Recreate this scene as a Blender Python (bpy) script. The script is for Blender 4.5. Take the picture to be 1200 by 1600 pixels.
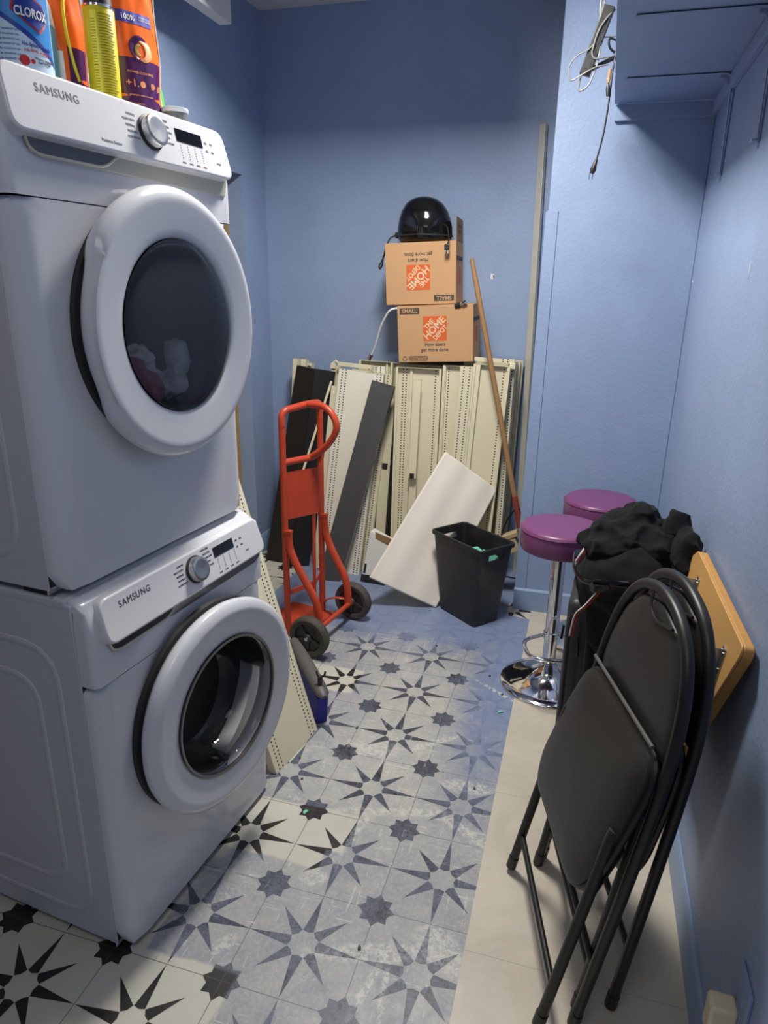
import bpy, bmesh, math, random
from mathutils import Vector, Matrix, noise

for o in list(bpy.data.objects):
    bpy.data.objects.remove(o)
scn = bpy.context.scene
COL = scn.collection
PI = math.pi
R = math.radians

# ------------------------------------------------------------------ camera, world, lights
cam_d = bpy.data.cameras.new('camera')
cam = bpy.data.objects.new('camera', cam_d)
COL.objects.link(cam)
cam_d.sensor_fit = 'VERTICAL'
cam_d.sensor_height = 36.0
cam_d.lens = 36.0 * 1076.83 / 1600.0
cam_d.clip_start = 0.05
F_ = Vector((-0.26142679, 0.9125564, -0.3144787))
R_ = Vector((0.95983204, 0.28016931, 0.01508685))
U_ = Vector((-0.10187488, 0.29790262, 0.94914463))
cam.matrix_world = Matrix(((R_.x, U_.x, -F_.x, 0.25189), (R_.y, U_.y, -F_.y, -1.85237), (R_.z, U_.z, -F_.z, 1.63288), (0, 0, 0, 1)))
scn.camera = cam

w = bpy.data.worlds.new('world')
scn.world = w
w.use_nodes = True
w.node_tree.nodes['Background'].inputs[0].default_value = (0.75, 0.82, 1.0, 1)
w.node_tree.nodes['Background'].inputs[1].default_value = 0.05

def area(name, loc, sx, sy, power, col, tilt=(0, 0, 0)):
    d = bpy.data.lights.new(name, 'AREA')
    d.shape = 'RECTANGLE'
    d.size = sx
    d.size_y = sy
    d.energy = power
    d.color = col
    o = bpy.data.objects.new(name, d)
    o.location = loc
    o.rotation_euler = tilt
    COL.objects.link(o)
    return o

lamp = area('ceiling_lamp_light', (-0.35, 0.50, 2.93), 0.34, 0.50, 44, (1.0, 0.955, 0.87))
area('rear_fill_light', (-0.1, -2.0, 2.9), 1.0, 1.0, 6, (1.0, 0.95, 0.88))  # added fill behind the camera, no known lamp there
scn.view_settings.view_transform = 'Standard'
scn.view_settings.look = 'None'
scn.view_settings.exposure = 0.55
scn.view_settings.gamma = 1.0
scn.view_settings.use_curve_mapping = False

# ------------------------------------------------------------------ material helpers
def srgb(r, g, b):
    f = lambda c: (c / 255 / 12.92) if c / 255 <= 0.04045 else ((c / 255 + 0.055) / 1.055) ** 2.4
    return (f(r), f(g), f(b), 1)

class NT:
    def __init__(s, name):
        s.m = bpy.data.materials.new(name)
        s.m.use_nodes = True
        s.t = s.m.node_tree
        s.b = s.t.nodes['Principled BSDF']
    def n(s, typ, **kw):
        x = s.t.nodes.new(typ)
        for k, v in kw.items():
            setattr(x, k, v)
        return x
    def put(s, inp, v):
        if isinstance(v, bpy.types.NodeSocket):
            s.t.links.new(v, inp)
        else:
            inp.default_value = v
    def math(s, op, a, b=0.0, c=0.0):
        x = s.n('ShaderNodeMath', operation=op)
        s.put(x.inputs[0], a); s.put(x.inputs[1], b)
        if len(x.inputs) > 2: s.put(x.inputs[2], c)
        return x.outputs[0]
    def coord(s):
        return s.n('ShaderNodeTexCoord').outputs['Object']
    def xyz(s, v=None):
        x = s.n('ShaderNodeSeparateXYZ')
        s.put(x.inputs[0], v or s.coord())
        return x.outputs
    def noise(s, scale, detail=4, rough=0.6, vec=None, dist=0.0):
        x = s.n('ShaderNodeTexNoise')
        x.inputs['Scale'].default_value = scale
        x.inputs['Detail'].default_value = detail
        x.inputs['Roughness'].default_value = rough
        x.inputs['Distortion'].default_value = dist
        s.put(x.inputs['Vector'], vec or s.coord())
        return x.outputs[0]
    def step(s, v, lo, hi, a=0.0, b=1.0):
        x = s.n('ShaderNodeMapRange', interpolation_type='SMOOTHSTEP')
        s.put(x.inputs[0], v)
        for i, q in enumerate((lo, hi, a, b)):
            s.put(x.inputs[i + 1], q)
        return x.outputs[0]
    def mix(s, f, a, b):
        x = s.n('ShaderNodeMix', data_type='RGBA')
        s.put(x.inputs[0], f); s.put(x.inputs[6], a); s.put(x.inputs[7], b)
        return x.outputs[2]
    def bump(s, h, strength=0.2, dist=0.002):
        x = s.n('ShaderNodeBump')
        x.inputs['Strength'].default_value = strength
        x.inputs['Distance'].default_value = dist
        s.put(x.inputs['Height'], h)
        s.put(s.b.inputs['Normal'], x.outputs[0])
    def box(s, X, Y, x0, x1, y0, y1, e=0.006):
        a = s.math('MULTIPLY', s.step(X, x0 - e, x0 + e), s.step(X, x1 - e, x1 + e, 1.0, 0.0))
        b = s.math('MULTIPLY', s.step(Y, y0 - e, y0 + e), s.step(Y, y1 - e, y1 + e, 1.0, 0.0))
        return s.math('MULTIPLY', a, b)

def mat(name, col, rough=0.5, metal=0.0, spec=0.5, var=0.06, nscale=8, bumps=None, coat=0.0, sheen=0.0):
    N = NT(name)
    n = N.noise(nscale, 4)
    dark = tuple(c * (1 - var) for c in col[:3]) + (1,)
    lite = tuple(min(1, c * (1 + var)) for c in col[:3]) + (1,)
    N.put(N.b.inputs['Base Color'], N.mix(n, dark, lite))
    N.b.inputs['Roughness'].default_value = rough
    N.b.inputs['Metallic'].default_value = metal
    N.b.inputs['Specular IOR Level'].default_value = spec
    N.b.inputs['Coat Weight'].default_value = coat
    N.b.inputs['Sheen Weight'].default_value = sheen
    if bumps:
        N.bump(N.noise(bumps[0], 3), bumps[1], bumps[2] if len(bumps) > 2 else 0.002)
    return N.m

def perf(name, col, cols, pitch=0.0150, rad=0.0038, rough=0.4):
    """sheet metal with rows of punched holes running along local z at the given local x"""
    N = NT(name)
    X, Y, Z = N.xyz()[0:3]
    fz = N.math('MULTIPLY', N.math('SUBTRACT', N.math('FRACT', N.math('DIVIDE', Z, pitch)), 0.5), pitch)
    fz2 = N.math('MULTIPLY', fz, fz)
    mask = 0.0
    for c in cols:
        dx = N.math('SUBTRACT', X, c)
        d = N.math('SQRT', N.math('ADD', N.math('MULTIPLY', dx, dx), fz2))
        h = N.math('LESS_THAN', d, rad)
        mask = N.math('MAXIMUM', h, mask)
    n = N.noise(6, 4)
    base = N.mix(n, tuple(c * .93 for c in col[:3]) + (1,), col)
    N.put(N.b.inputs['Base Color'], N.mix(mask, base, (0.012, 0.012, 0.012, 1)))
    N.b.inputs['Roughness'].default_value = rough
    return N.m

def wall_mat(name, col, bscale=75):
    N = NT(name)
    n = N.noise(2.2, 5, 0.65)
    c = N.mix(N.step(n, 0.35, 0.65), tuple(x * 0.95 for x in col[:3]) + (1,), tuple(min(1, x * 1.04) for x in col[:3]) + (1,))
    N.put(N.b.inputs['Base Color'], c)
    N.b.inputs['Roughness'].default_value = 0.48
    N.b.inputs['Specular IOR Level'].default_value = 0.35
    N.bump(N.noise(bscale, 3, 0.5), 0.38, 0.0035)
    return N.m

BLUE = (0.278, 0.366, 0.555, 1)
M = {}
M['wall'] = wall_mat('blue wall paint', BLUE)
M['trim'] = mat('blue trim paint', (0.245, 0.34, 0.52, 1), 0.35, var=0.04)
M['ceiling'] = wall_mat('white ceiling paint', (0.72, 0.71, 0.69, 1), 60)
M['whitewood'] = mat('white painted wood', (0.72, 0.71, 0.68, 1), 0.5)
M['brown'] = mat('bare tan plasterboard', srgb(168, 140, 100), 0.85, bumps=(40, 0.3))
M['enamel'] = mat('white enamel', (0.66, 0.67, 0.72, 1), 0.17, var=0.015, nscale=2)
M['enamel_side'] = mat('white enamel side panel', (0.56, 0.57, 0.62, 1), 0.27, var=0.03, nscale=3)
M['panelwhite'] = mat('white control panel', (0.76, 0.76, 0.79, 1), 0.2, var=0.01)
M['cream_strip'] = mat('champagne strip', srgb(205, 200, 182), 0.3, metal=0.35)
M['grey_strip'] = mat('dark silver strip', srgb(120, 120, 122), 0.3, metal=0.7)
M['dark_gap'] = mat('dark gap', (0.02, 0.02, 0.023, 1), 0.6)
M['blackgloss'] = mat('black display glass', (0.008, 0.008, 0.01, 1), 0.08)
M['chrome'] = mat('chrome', (0.75, 0.75, 0.76, 1), 0.07, metal=1, var=0.01)
M['brushed'] = mat('brushed steel', (0.62, 0.62, 0.61, 1), 0.3, metal=1, var=0.05, nscale=60)
M['braid'] = mat('braided steel', (0.7, 0.7, 0.7, 1), 0.45, metal=0.5, bumps=(700, 0.5, 0.001))
M['drum'] = mat('steel drum', (0.16, 0.16, 0.165, 1), 0.28, metal=1)
M['ink'] = mat('grey printing', (0.06, 0.06, 0.07, 1), 0.5)
M['lightink'] = mat('pale grey printing', (0.28, 0.28, 0.31, 1), 0.5)
M['cream'] = mat('cream powder coat', srgb(226, 219, 192), 0.38, var=0.04)
M['cream2'] = mat('aged cream powder coat', srgb(208, 204, 172), 0.4, var=0.05)
M['blackpaint'] = mat('black powder coat', (0.014, 0.014, 0.015, 1), 0.35, var=0.2, nscale=20)
M['greypaint'] = mat('charcoal powder coat', (0.075, 0.075, 0.076, 1), 0.3, var=0.2, nscale=12)
M['red'] = mat('orange red paint', srgb(188, 68, 42), 0.32, var=0.12, nscale=14)
M['tyre'] = mat('grey rubber', srgb(72, 68, 62), 0.7, var=0.15, nscale=30)
M['hub'] = mat('dark grey hub', srgb(60, 58, 56), 0.5)
M['foam'] = mat('white foam', srgb(235, 228, 216), 0.7, var=0.03, nscale=5, bumps=(30, 0.25))
M['cardboard'] = mat('kraft cardboard', srgb(196, 154, 112), 0.8, var=0.05, nscale=5, bumps=(90, 0.08))
M['cardboard_dark'] = mat('dark cardboard', srgb(150, 118, 84), 0.85)
M['orange'] = mat('orange printing', srgb(214, 98, 44), 0.7)
M['boxink'] = mat('dark box printing', srgb(74, 66, 62), 0.7)
M['blackgl'] = mat('glossy black plastic', (0.006, 0.006, 0.006, 1), 0.1, var=0.1)
M['blackmat'] = mat('black plastic', (0.018, 0.018, 0.019, 1), 0.45, var=0.1)
M['cable'] = mat('black cable', (0.01, 0.01, 0.011, 1), 0.4)
M['graycable'] = mat('grey cable', (0.22, 0.215, 0.20, 1), 0.35)
M['woodpole'] = mat('worn wooden handle', srgb(160, 122, 82), 0.6, var=0.25, nscale=18)
M['redpaint'] = mat('faded red ferrule', srgb(140, 60, 50), 0.5)
M['alu'] = mat('dull aluminium', srgb(196, 194, 184), 0.42, metal=0.25, var=0.12, nscale=7)
M['purple'] = mat('purple vinyl', srgb(118, 64, 110), 0.36, var=0.05, bumps=(160, 0.06))
M['fabric'] = mat('black cotton', (0.010, 0.0105, 0.012, 1), 0.95, spec=0.15, sheen=0.04, bumps=(220, 0.5, 0.001))
M['vinyl'] = mat('black vinyl padding', (0.017, 0.0165, 0.016, 1), 0.42, var=0.08, bumps=(260, 0.25, 0.0008))
M['tube'] = mat('black enamelled tube', (0.009, 0.009, 0.0095, 1), 0.42, var=0.1)
M['suit'] = mat('charcoal suitcase shell', (0.03, 0.03, 0.032, 1), 0.45, bumps=(150, 0.15))
M['plywood'] = mat('birch plywood', srgb(206, 160, 96), 0.45, var=0.12, nscale=3)
M['plyedge'] = mat('plywood edge', srgb(190, 140, 78), 0.6, var=0.25, nscale=60)
M['stripe_w'] = mat('white ribbon', srgb(225, 215, 215), 0.7)
M['stripe_r'] = mat('dark red ribbon', srgb(150, 40, 45), 0.7)
M['ivory'] = mat('ivory plastic', srgb(226, 212, 180), 0.35)
M['mint'] = mat('mint green tape', srgb(120, 205, 180), 0.5)
M['bluebristle'] = mat('blue bristles', srgb(35, 40, 150), 0.6, var=0.35, nscale=200)
M['broomgrey'] = mat('grey broom plastic', srgb(88, 86, 84), 0.5)
M['straw'] = mat('pale straw bristles', srgb(180, 160, 122), 0.8, var=0.3, nscale=150)
M['yellow'] = mat('yellow label', srgb(205, 190, 20), 0.35, var=0.03)
M['yellow2'] = mat('bright yellow label', srgb(225, 212, 40), 0.35)
M['olive'] = mat('olive fine print', srgb(135, 125, 20), 0.5)
M['lblwhite'] = mat('white label', srgb(232, 232, 228), 0.4)
M['lblorange'] = mat('orange film', srgb(240, 105, 28), 0.22, var=0.05)
M['lblpurple'] = mat('deep purple film', srgb(72, 32, 82), 0.2, var=0.1)
M['lblblue'] = mat('label blue', srgb(60, 60, 160), 0.4)
M['bleachblue'] = mat('sky blue label', srgb(50, 135, 205), 0.3, var=0.12)
M['navy'] = mat('navy label', srgb(28, 60, 150), 0.35)
M['bleachwhite'] = mat('translucent white bottle', srgb(215, 222, 230), 0.35)
M['redlabel'] = mat('label red', srgb(190, 35, 45), 0.4)
M['palelabel'] = mat('pale blue label', srgb(190, 214, 232), 0.35, var=0.14, nscale=30)
M['teal'] = mat('teal label', srgb(90, 165, 185), 0.35)
M['pinkcap'] = mat('pinkish red cap', srgb(215, 70, 80), 0.4)
M['green'] = mat('green plastic', srgb(95, 190, 70), 0.3)
M['peach'] = mat('peach print', srgb(240, 160, 110), 0.4)
M['greycap'] = mat('grey cap', srgb(110, 112, 116), 0.4)
M['laundry_w'] = mat('pale laundry', (0.8, 0.78, 0.8, 1), 0.9, bumps=(40, 0.5, 0.004))
M['laundry_p'] = mat('plum laundry', (0.5, 0.16, 0.28, 1), 0.9, bumps=(40, 0.5, 0.004))

def glass_mat(name, tint, alpha, rough=0.02):
    N = NT(name)
    N.b.inputs['Roughness'].default_value = rough
    N.b.inputs['Base Color'].default_value = tint
    N.b.inputs['Specular IOR Level'].default_value = 0.9
    tr = N.n('ShaderNodeBsdfTransparent')
    mx = N.n('ShaderNodeMixShader')
    fr = N.n('ShaderNodeFresnel')
    fr.inputs[0].default_value = 1.5
    f = N.math('MINIMUM', N.math('ADD', N.math('MULTIPLY', fr.outputs[0], 1.0), alpha), 1.0)
    N.t.links.new(f, mx.inputs[0])
    N.t.links.new(tr.outputs[0], mx.inputs[1])
    N.t.links.new(N.b.outputs[0], mx.inputs[2])
    N.t.links.new(mx.outputs[0], N.t.nodes['Material Output'].inputs[0])
    return N.m
M['glass'] = glass_mat('reflection tinted door glass', (0.05, 0.06, 0.085, 1), 0.30)  # bluish tint stands in for the blue wall's reflection
M['glassw'] = glass_mat('clear door bowl', (0.02, 0.02, 0.02, 1), 0.18)

# ------------------------------------------------------------------ mesh helpers
class MB:
    def __init__(s):
        s.bm = bmesh.new()
    def quad(s, pts):
        vs = [s.bm.verts.new(Vector(p)) for p in pts]
        return s.bm.faces.new(vs)
    def box(s, x0, x1, y0, y1, z0, z1, mx=None):
        c = [Vector((x, y, z)) for z in (z0, z1) for y in (y0, y1) for x in (x0, x1)]
        if mx is not None: c = [mx @ v for v in c]
        v = [s.bm.verts.new(p) for p in c]
        for f in ((0, 2, 3, 1), (4, 5, 7, 6), (0, 1, 5, 4), (2, 6, 7, 3), (0, 4, 6, 2), (1, 3, 7, 5)):
            s.bm.faces.new([v[i] for i in f])
        return s
    def hexa(s, bot, top):
        v = [s.bm.verts.new(Vector(p)) for p in list(bot) + list(top)]
        n = len(bot)
        s.bm.faces.new(v[:n][::-1]); s.bm.faces.new(v[n:])
        for i in range(n):
            j = (i + 1) % n
            s.bm.faces.new([v[i], v[j], v[n + j], v[n + i]])
        return s
    def prism(s, outline, axis, a0, a1, mx=None):
        """outline 2D extruded along axis ('x': outline=(y,z); 'y': (x,z); 'z': (x,y))"""
        def P(p, a):
            q = {'x': (a, p[0], p[1]), 'y': (p[0], a, p[1]), 'z': (p[0], p[1], a)}[axis]
            q = Vector(q)
            return mx @ q if mx is not None else q
        s.hexa([P(p, a0) for p in outline], [P(p, a1) for p in outline])
        return s
    def tube(s, pts, r, seg=10, closed=False, cap=True, flat=None):
        pts = [Vector(p) for p in pts]
        n = len(pts)
        rs = r if isinstance(r, (list, tuple)) else [r] * n
        rings = []
        up = None
        for i, p in enumerate(pts):
            a = pts[(i - 1) % n] if (closed or i > 0) else p
            b = pts[(i + 1) % n] if (closed or i < n - 1) else p
            t = (b - a).normalized()
            if up is None:
                up = Vector((0, 0, 1)) if abs(t.z) < 0.9 else Vector((1, 0, 0))
            side = t.cross(up)
            if side.length < 1e-4: side = t.orthogonal()
            side.normalize()
            up = side.cross(t).normalized()
            fx, fy = flat if flat else (1, 1)
            rings.append([s.bm.verts.new(p + (side * math.cos(k * 2 * PI / seg) * fx + up * math.sin(k * 2 * PI / seg) * fy) * rs[i]) for k in range(seg)])
        m = n if closed else n - 1
        for i in range(m):
            A, B = rings[i], rings[(i + 1) % n]
            for k in range(seg):
                s.bm.faces.new([A[k], A[(k + 1) % seg], B[(k + 1) % seg], B[k]])
        if cap and not closed:
            s.bm.faces.new(rings[0][::-1]); s.bm.faces.new(rings[-1])
        return s
    def lathe(s, prof, c=(0, 0, 0), axis='z', seg=40, mx=None):
        rings = []
        for r, h in prof:
            ring = []
            for k in range(seg):
                a = 2 * PI * k / seg
                x, y = math.cos(a) * max(r, 1e-5), math.sin(a) * max(r, 1e-5)
                p = {'z': (x, y, h), 'x': (h, x, y), 'y': (y, h, x)}[axis]
                p = Vector(p) + Vector(c)
                if mx is not None: p = mx @ p
                ring.append(s.bm.verts.new(p))
            rings.append(ring)
        for i in range(len(rings) - 1):
            for k in range(seg):
                s.bm.faces.new([rings[i][k], rings[i][(k + 1) % seg], rings[i + 1][(k + 1) % seg], rings[i + 1][k]])
        if prof[0][0] > 1e-4: s.bm.faces.new(rings[0][::-1])
        if prof[-1][0] > 1e-4: s.bm.faces.new(rings[-1])
        return s
    def blob(s, c, r, seg=20, rot=None):
        mx = Matrix.Translation(Vector(c)) @ (rot.to_4x4() if rot else Matrix()) @ Matrix.Diagonal((r[0], r[1], r[2], 1))
        bmesh.ops.create_uvsphere(s.bm, u_segments=seg, v_segments=seg // 2, radius=1, matrix=mx)
        return s

def arc(pts, rad, n=6, closed=False):
    """round the corners of a polyline"""
    P = [Vector(p) for p in pts]
    out = []
    N_ = len(P)
    for i in range(N_):
        if not closed and (i == 0 or i == N_ - 1):
            out.append(P[i]); continue
        a, b, c = P[i - 1], P[i], P[(i + 1) % N_]
        d1, d2 = (a - b), (c - b)
        rr = min(rad, d1.length * 0.49, d2.length * 0.49)
        s_, e_ = b + d1.normalized() * rr, b + d2.normalized() * rr
        for k in range(n + 1):
            t = k / n
            out.append((1 - t) ** 2 * s_ + 2 * t * (1 - t) * b + t * t * e_)
    return out

def obj(name, mb, m, parent=None, bevel=0, seg=3, world=False, smooth=True, ang=38):
    bm = mb.bm
    bmesh.ops.remove_doubles(bm, verts=bm.verts, dist=1e-6)
    bmesh.ops.recalc_face_normals(bm, faces=bm.faces)
    me = bpy.data.meshes.new(name)
    bm.to_mesh(me); bm.free()
    if world and parent is not None:
        me.transform((Matrix.Translation(parent.location) @ parent.rotation_euler.to_matrix().to_4x4()).inverted())
    for mm in (m if isinstance(m, list) else [m]):
        me.materials.append(mm)
    if smooth:
        me.shade_smooth()
        me.set_sharp_from_angle(angle=R(ang))
    o = bpy.data.objects.new(name, me)
    COL.objects.link(o)
    if parent is not None: o.parent = parent
    if bevel:
        b = o.modifiers.new('bevel', 'BEVEL')
        b.width = bevel; b.segments = seg; b.limit_method = 'ANGLE'; b.angle_limit = R(32)
        b.harden_normals = False
    return o

def tag(o, label, cat, group=None, kind=None):
    o['label'] = label; o['category'] = cat
    if group: o['group'] = group
    if kind: o['kind'] = kind
    return o

def thing(name, label, cat, loc, rz=0, group=None):
    e = bpy.data.objects.new(name, None)
    e.location = loc
    e.rotation_euler = (0, 0, rz)
    e.empty_display_size = 0.05
    COL.objects.link(e)
    return tag(e, label, cat, group)

def struct(name, mb, m, bevel=0, **k):
    o = obj(name, mb, m, None, bevel, **k)
    o['kind'] = 'structure'
    return o

def text_bm(items):
    """items: (string, size, origin, xdir, updir[, bold[, align]]) -> MB holding all lettering, in caller's space"""
    mb = MB()
    for it in items:
        s_, size, org, xd, ud = it[:5]
        bold = it[5] if len(it) > 5 else 0
        al = it[6] if len(it) > 6 else 'CENTER'
        sx = it[7] if len(it) > 7 else 1.0
        cu = bpy.data.curves.new('t', 'FONT')
        cu.body = s_; cu.size = size; cu.align_x = al; cu.align_y = 'CENTER'
        cu.offset = 0.0 if bold == 0.0041 else bold * size; cu.space_character = 1.0 if bold != 0.0041 else 1.16; cu.extrude = 0.0003; cu.resolution_u = 3
        ob = bpy.data.objects.new('t', cu)
        COL.objects.link(ob)
        bpy.context.view_layer.update()
        me = bpy.data.meshes.new_from_object(ob.evaluated_get(bpy.context.evaluated_depsgraph_get()))
        X = Vector(xd).normalized(); U = Vector(ud).normalized(); Z = X.cross(U).normalized()
        mx = Matrix(((X.x * sx, U.x, Z.x, org[0]), (X.y * sx, U.y, Z.y, org[1]), (X.z * sx, U.z, Z.z, org[2]), (0, 0, 0, 1)))
        me.transform(mx)
        mb.bm.from_mesh(me)
        bpy.data.meshes.remove(me)
        bpy.data.objects.remove(ob)
        bpy.data.curves.remove(cu)
    return mb

# ------------------------------------------------------------------ room
XL, XR, YB, YP, ZC, YF = -1.615, 0.65, 2.10, 1.55, 3.0, -3.4
T = 0.3048

def floor_material():
    N = NT('star patterned floor tiles')
    X, Y, Z = N.xyz()[0:3]
    at = N.n('ShaderNodeAttribute', attribute_name='star')
    star = at.outputs['Fac']
    # tile seams
    def seam(c):
        f = N.math('ABSOLUTE', N.math('SUBTRACT', N.math('FRACT', N.math('ADD', N.math('DIVIDE', c, T), 0.0)), 0.5))
        return N.math('LESS_THAN', f, 0.0034)
    sm = N.math('MAXIMUM', seam(X), seam(Y))
    n1 = N.noise(3.5, 6, 0.65)
    cream = N.mix(n1, srgb(182, 181, 172), srgb(210, 207, 194))
    blk = N.mix(N.noise(16, 5, 0.7), (0.010, 0.010, 0.011, 1), (0.024, 0.023, 0.022, 1))
    tile = N.mix(star, cream, blk)
    tile = N.mix(N.math('MULTIPLY', sm, 0.75), tile, (0.05, 0.05, 0.045, 1))
    # paint coverage
    wob = N.noise(5, 4, 0.6)
    Xw = N.math('ADD', X, N.math('MULTIPLY', N.math('SUBTRACT', wob, 0.5), 0.05))
    Yw = N.math('ADD', Y, N.math('MULTIPLY', N.math('SUBTRACT', N.noise(4, 3, 0.6, vec=None, dist=0.5), 0.5), 0.05))
    bare = N.box(Xw, Yw, -9, -0.43, -9, -0.735)
    for bx in ((-9, -0.69, -9, 0.3), (-9, -0.36, -0.375, -0.14), (-9, -0.31, -0.30, -0.145), (-0.9, -0.56, 0.52, 0.70), (-0.02, 0.2, 1.44, 1.6),
               (-9, -1.28, 1.0, 1.9), (-9, -0.62, 0.05, 0.3)):
        bare = N.math('MAXIMUM', bare, N.box(Xw, Yw, *bx))
    solid = N.math('MAXIMUM', N.step(Yw, 0.85, 1.22), N.math('MULTIPLY', N.step(Xw, -0.22, 0.04), N.step(Yw, -0.3, 0.7)))
    n2 = N.noise(9, 8, 0.72)
    alpha = N.math('ADD', N.step(n2, 0.30, 0.66, 0.40, 0.72), N.math('MULTIPLY', solid, 0.50))
    n3 = N.noise(38, 6, 0.75)
    n3b = N.noise(2.6, 4, 0.6)
    n3c = N.noise(4.3, 5, 0.7, dist=0.8)
    # scuffs where the paint is scratched off: long thin streaks
    mp = N.n('ShaderNodeMapping')
    N.t.links.new(N.coord(), mp.inputs[0])
    mp.inputs['Rotation'].default_value = (0, 0, 0.9)
    mp.inputs['Scale'].default_value = (7, 70, 1)
    st1 = N.noise(1.0, 3, 0.6, vec=mp.outputs[0])
    mp2 = N.n('ShaderNodeMapping')
    N.t.links.new(N.coord(), mp2.inputs[0])
    mp2.inputs['Rotation'].default_value = (0, 0, -0.35)
    mp2.inputs['Scale'].default_value = (60, 5.5, 1)
    st2 = N.noise(1.0, 3, 0.6, vec=mp2.outputs[0])
    scr = N.math('MAXIMUM', N.step(st1, 0.615, 0.66), N.step(st2, 0.62, 0.66))
    scr = N.math('MULTIPLY', scr, N.math('MULTIPLY', N.step(n3b, 0.38, 0.56), N.step(n3, 0.40, 0.55)))
    scr = N.math('MULTIPLY', scr, N.math('SUBTRACT', 1.0, N.math('MULTIPLY', solid, 0.75)))
    chip = N.math('MULTIPLY', N.step(n3, 0.54, 0.60), N.step(n3c, 0.54, 0.64))
    chip = N.math('MULTIPLY', chip, N.math('SUBTRACT', 1.0, solid))
    # scuffed patches with a position of their own
    spk = N.step(N.noise(60, 5, 0.8), 0.44, 0.56)
    scuffs = 0.0
    for (px, py, L, W_, an) in ((-0.10, -0.575, 0.20, 0.030, 0.28), (-0.19, -0.082, 0.26, 0.020, 0.25), (0.03, -0.10, 0.16, 0.022, -0.5), (0.045, -0.52, 0.09, 0.055, -0.6),
                                (-0.358, -0.403, 0.045, 0.035, 0.2), (-0.50, -0.67, 0.05, 0.022, 1.0), (-0.11, -0.67, 0.15, 0.012, 1.35), (0.00, 0.10, 0.11, 0.035, 0.1), (-0.07, -0.66, 0.13, 0.010, 1.7),
                                (-0.16, 0.30, 0.12, 0.02, 0.7), (0.02, 0.72, 0.14, 0.012, -0.6), (-0.34, 0.20, 0.10, 0.05, 0.3), (-0.30, -0.22, 0.13, 0.02, 1.4)):
        dx = N.math('SUBTRACT', X, px); dy = N.math('SUBTRACT', Y, py)
        ca, sa = math.cos(an), math.sin(an)
        u_ = N.math('DIVIDE', N.math('ADD', N.math('MULTIPLY', dx, ca), N.math('MULTIPLY', dy, sa)), L)
        v_ = N.math('DIVIDE', N.math('SUBTRACT', N.math('MULTIPLY', dy, ca), N.math('MULTIPLY', dx, sa)), W_)
        d_ = N.math('ADD', N.math('MULTIPLY', u_, u_), N.math('MULTIPLY', v_, v_))
        scuffs = N.math('MAXIMUM', N.step(N.math('ADD', d_, N.math('MULTIPLY', N.math('SUBTRACT', n2, 0.5), 2.2)), 0.35, 1.2, 1.0, 0.0), scuffs)
    scuffs = N.math('MULTIPLY', scuffs, spk)
    grain = N.step(N.noise(85, 6, 0.85), 0.47, 0.60)
    alpha = N.math('SUBTRACT', alpha, N.math('MULTIPLY', grain, N.math('MULTIPLY', 0.22, N.math('SUBTRACT', 1.0, solid))))
    # the traffic lane in the middle is worn thinner
    lane = N.math('MULTIPLY', N.step(N.math('ABSOLUTE', N.math('ADD', Xw, 0.30)), 0.10, 0.30, 1.0, 0.0), N.math('MULTIPLY', N.step(Yw, -0.35, 0.0), N.step(Yw, 0.55, 1.0, 1.0, 0.0)))
    alpha = N.math('SUBTRACT', alpha, N.math('MULTIPLY', lane, 0.20))
    vein = N.math('MULTIPLY', N.step(N.math('ABSOLUTE', N.math('SUBTRACT', N.noise(13, 5, 0.7, dist=1.5), 0.5)), 0.0, 0.022, 1.0, 0.0), star)
    alpha = N.math('SUBTRACT', alpha, N.math('MULTIPLY', vein, 0.35))
    alpha = N.math('MAXIMUM', N.math('MINIMUM', alpha, 0.97), 0.0)
    alpha = N.math('MULTIPLY', alpha, N.math('SUBTRACT', 1.0, bare))
    worn = N.mix(N.noise(7, 6, 0.7), srgb(98, 108, 138), srgb(132, 138, 154))
    paint = N.mix(solid, worn, srgb(122, 138, 172))
    c = N.mix(alpha, tile, paint)
    c = N.mix(N.math('MULTIPLY', sm, 0.30), c, (0.07, 0.075, 0.09, 1))
    off = N.math('MULTIPLY', N.math('MAXIMUM', N.math('MULTIPLY', scr, 0.8), N.math('MAXIMUM', N.math('MULTIPLY', chip, 0.6), N.math('MULTIPLY', scuffs, 0.85))), N.math('SUBTRACT', 1.0, bare))
    whitish = N.mix(star, srgb(204, 203, 196), srgb(140, 144, 152))
    c = N.mix(off, c, whitish)
    N.put(N.b.inputs['Base Color'], c)
    N.put(N.b.inputs['Roughness'], N.step(n2, 0.3, 0.7, 0.28, 0.5))
    N.bump(N.math('ADD', N.math('MULTIPLY', n3, 0.4), N.math('MULTIPLY', alpha, 0.5)), 0.12, 0.001)
    return N.m

def marble_material():
    N = NT('beige marble strip tiles')
    X, Y, Z = N.xyz()[0:3]
    a = N.noise(2.6, 8, 0.62, dist=1.2)
    b = N.noise(11, 8, 0.75, dist=0.6)
    c = N.mix(N.step(a, 0.3, 0.7), srgb(188, 180, 166), srgb(208, 201, 186))
    c = N.mix(N.math('MULTIPLY', N.step(b, 0.56, 0.76), 0.35), c, srgb(168, 160, 148))
    s_ = N.math('ABSOLUTE', N.math('SUBTRACT', N.math('FRACT', N.math('DIVIDE', N.math('ADD', Y, 0.2), 0.61)), 0.5))
    c = N.mix(N.math('MULTIPLY', N.math('LESS_THAN', s_, 0.0014), 0.6), c, srgb(130, 122, 108))
    N.put(N.b.inputs['Base Color'], c)
    N.b.inputs['Roughness'].default_value = 0.33
    return N.m

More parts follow.
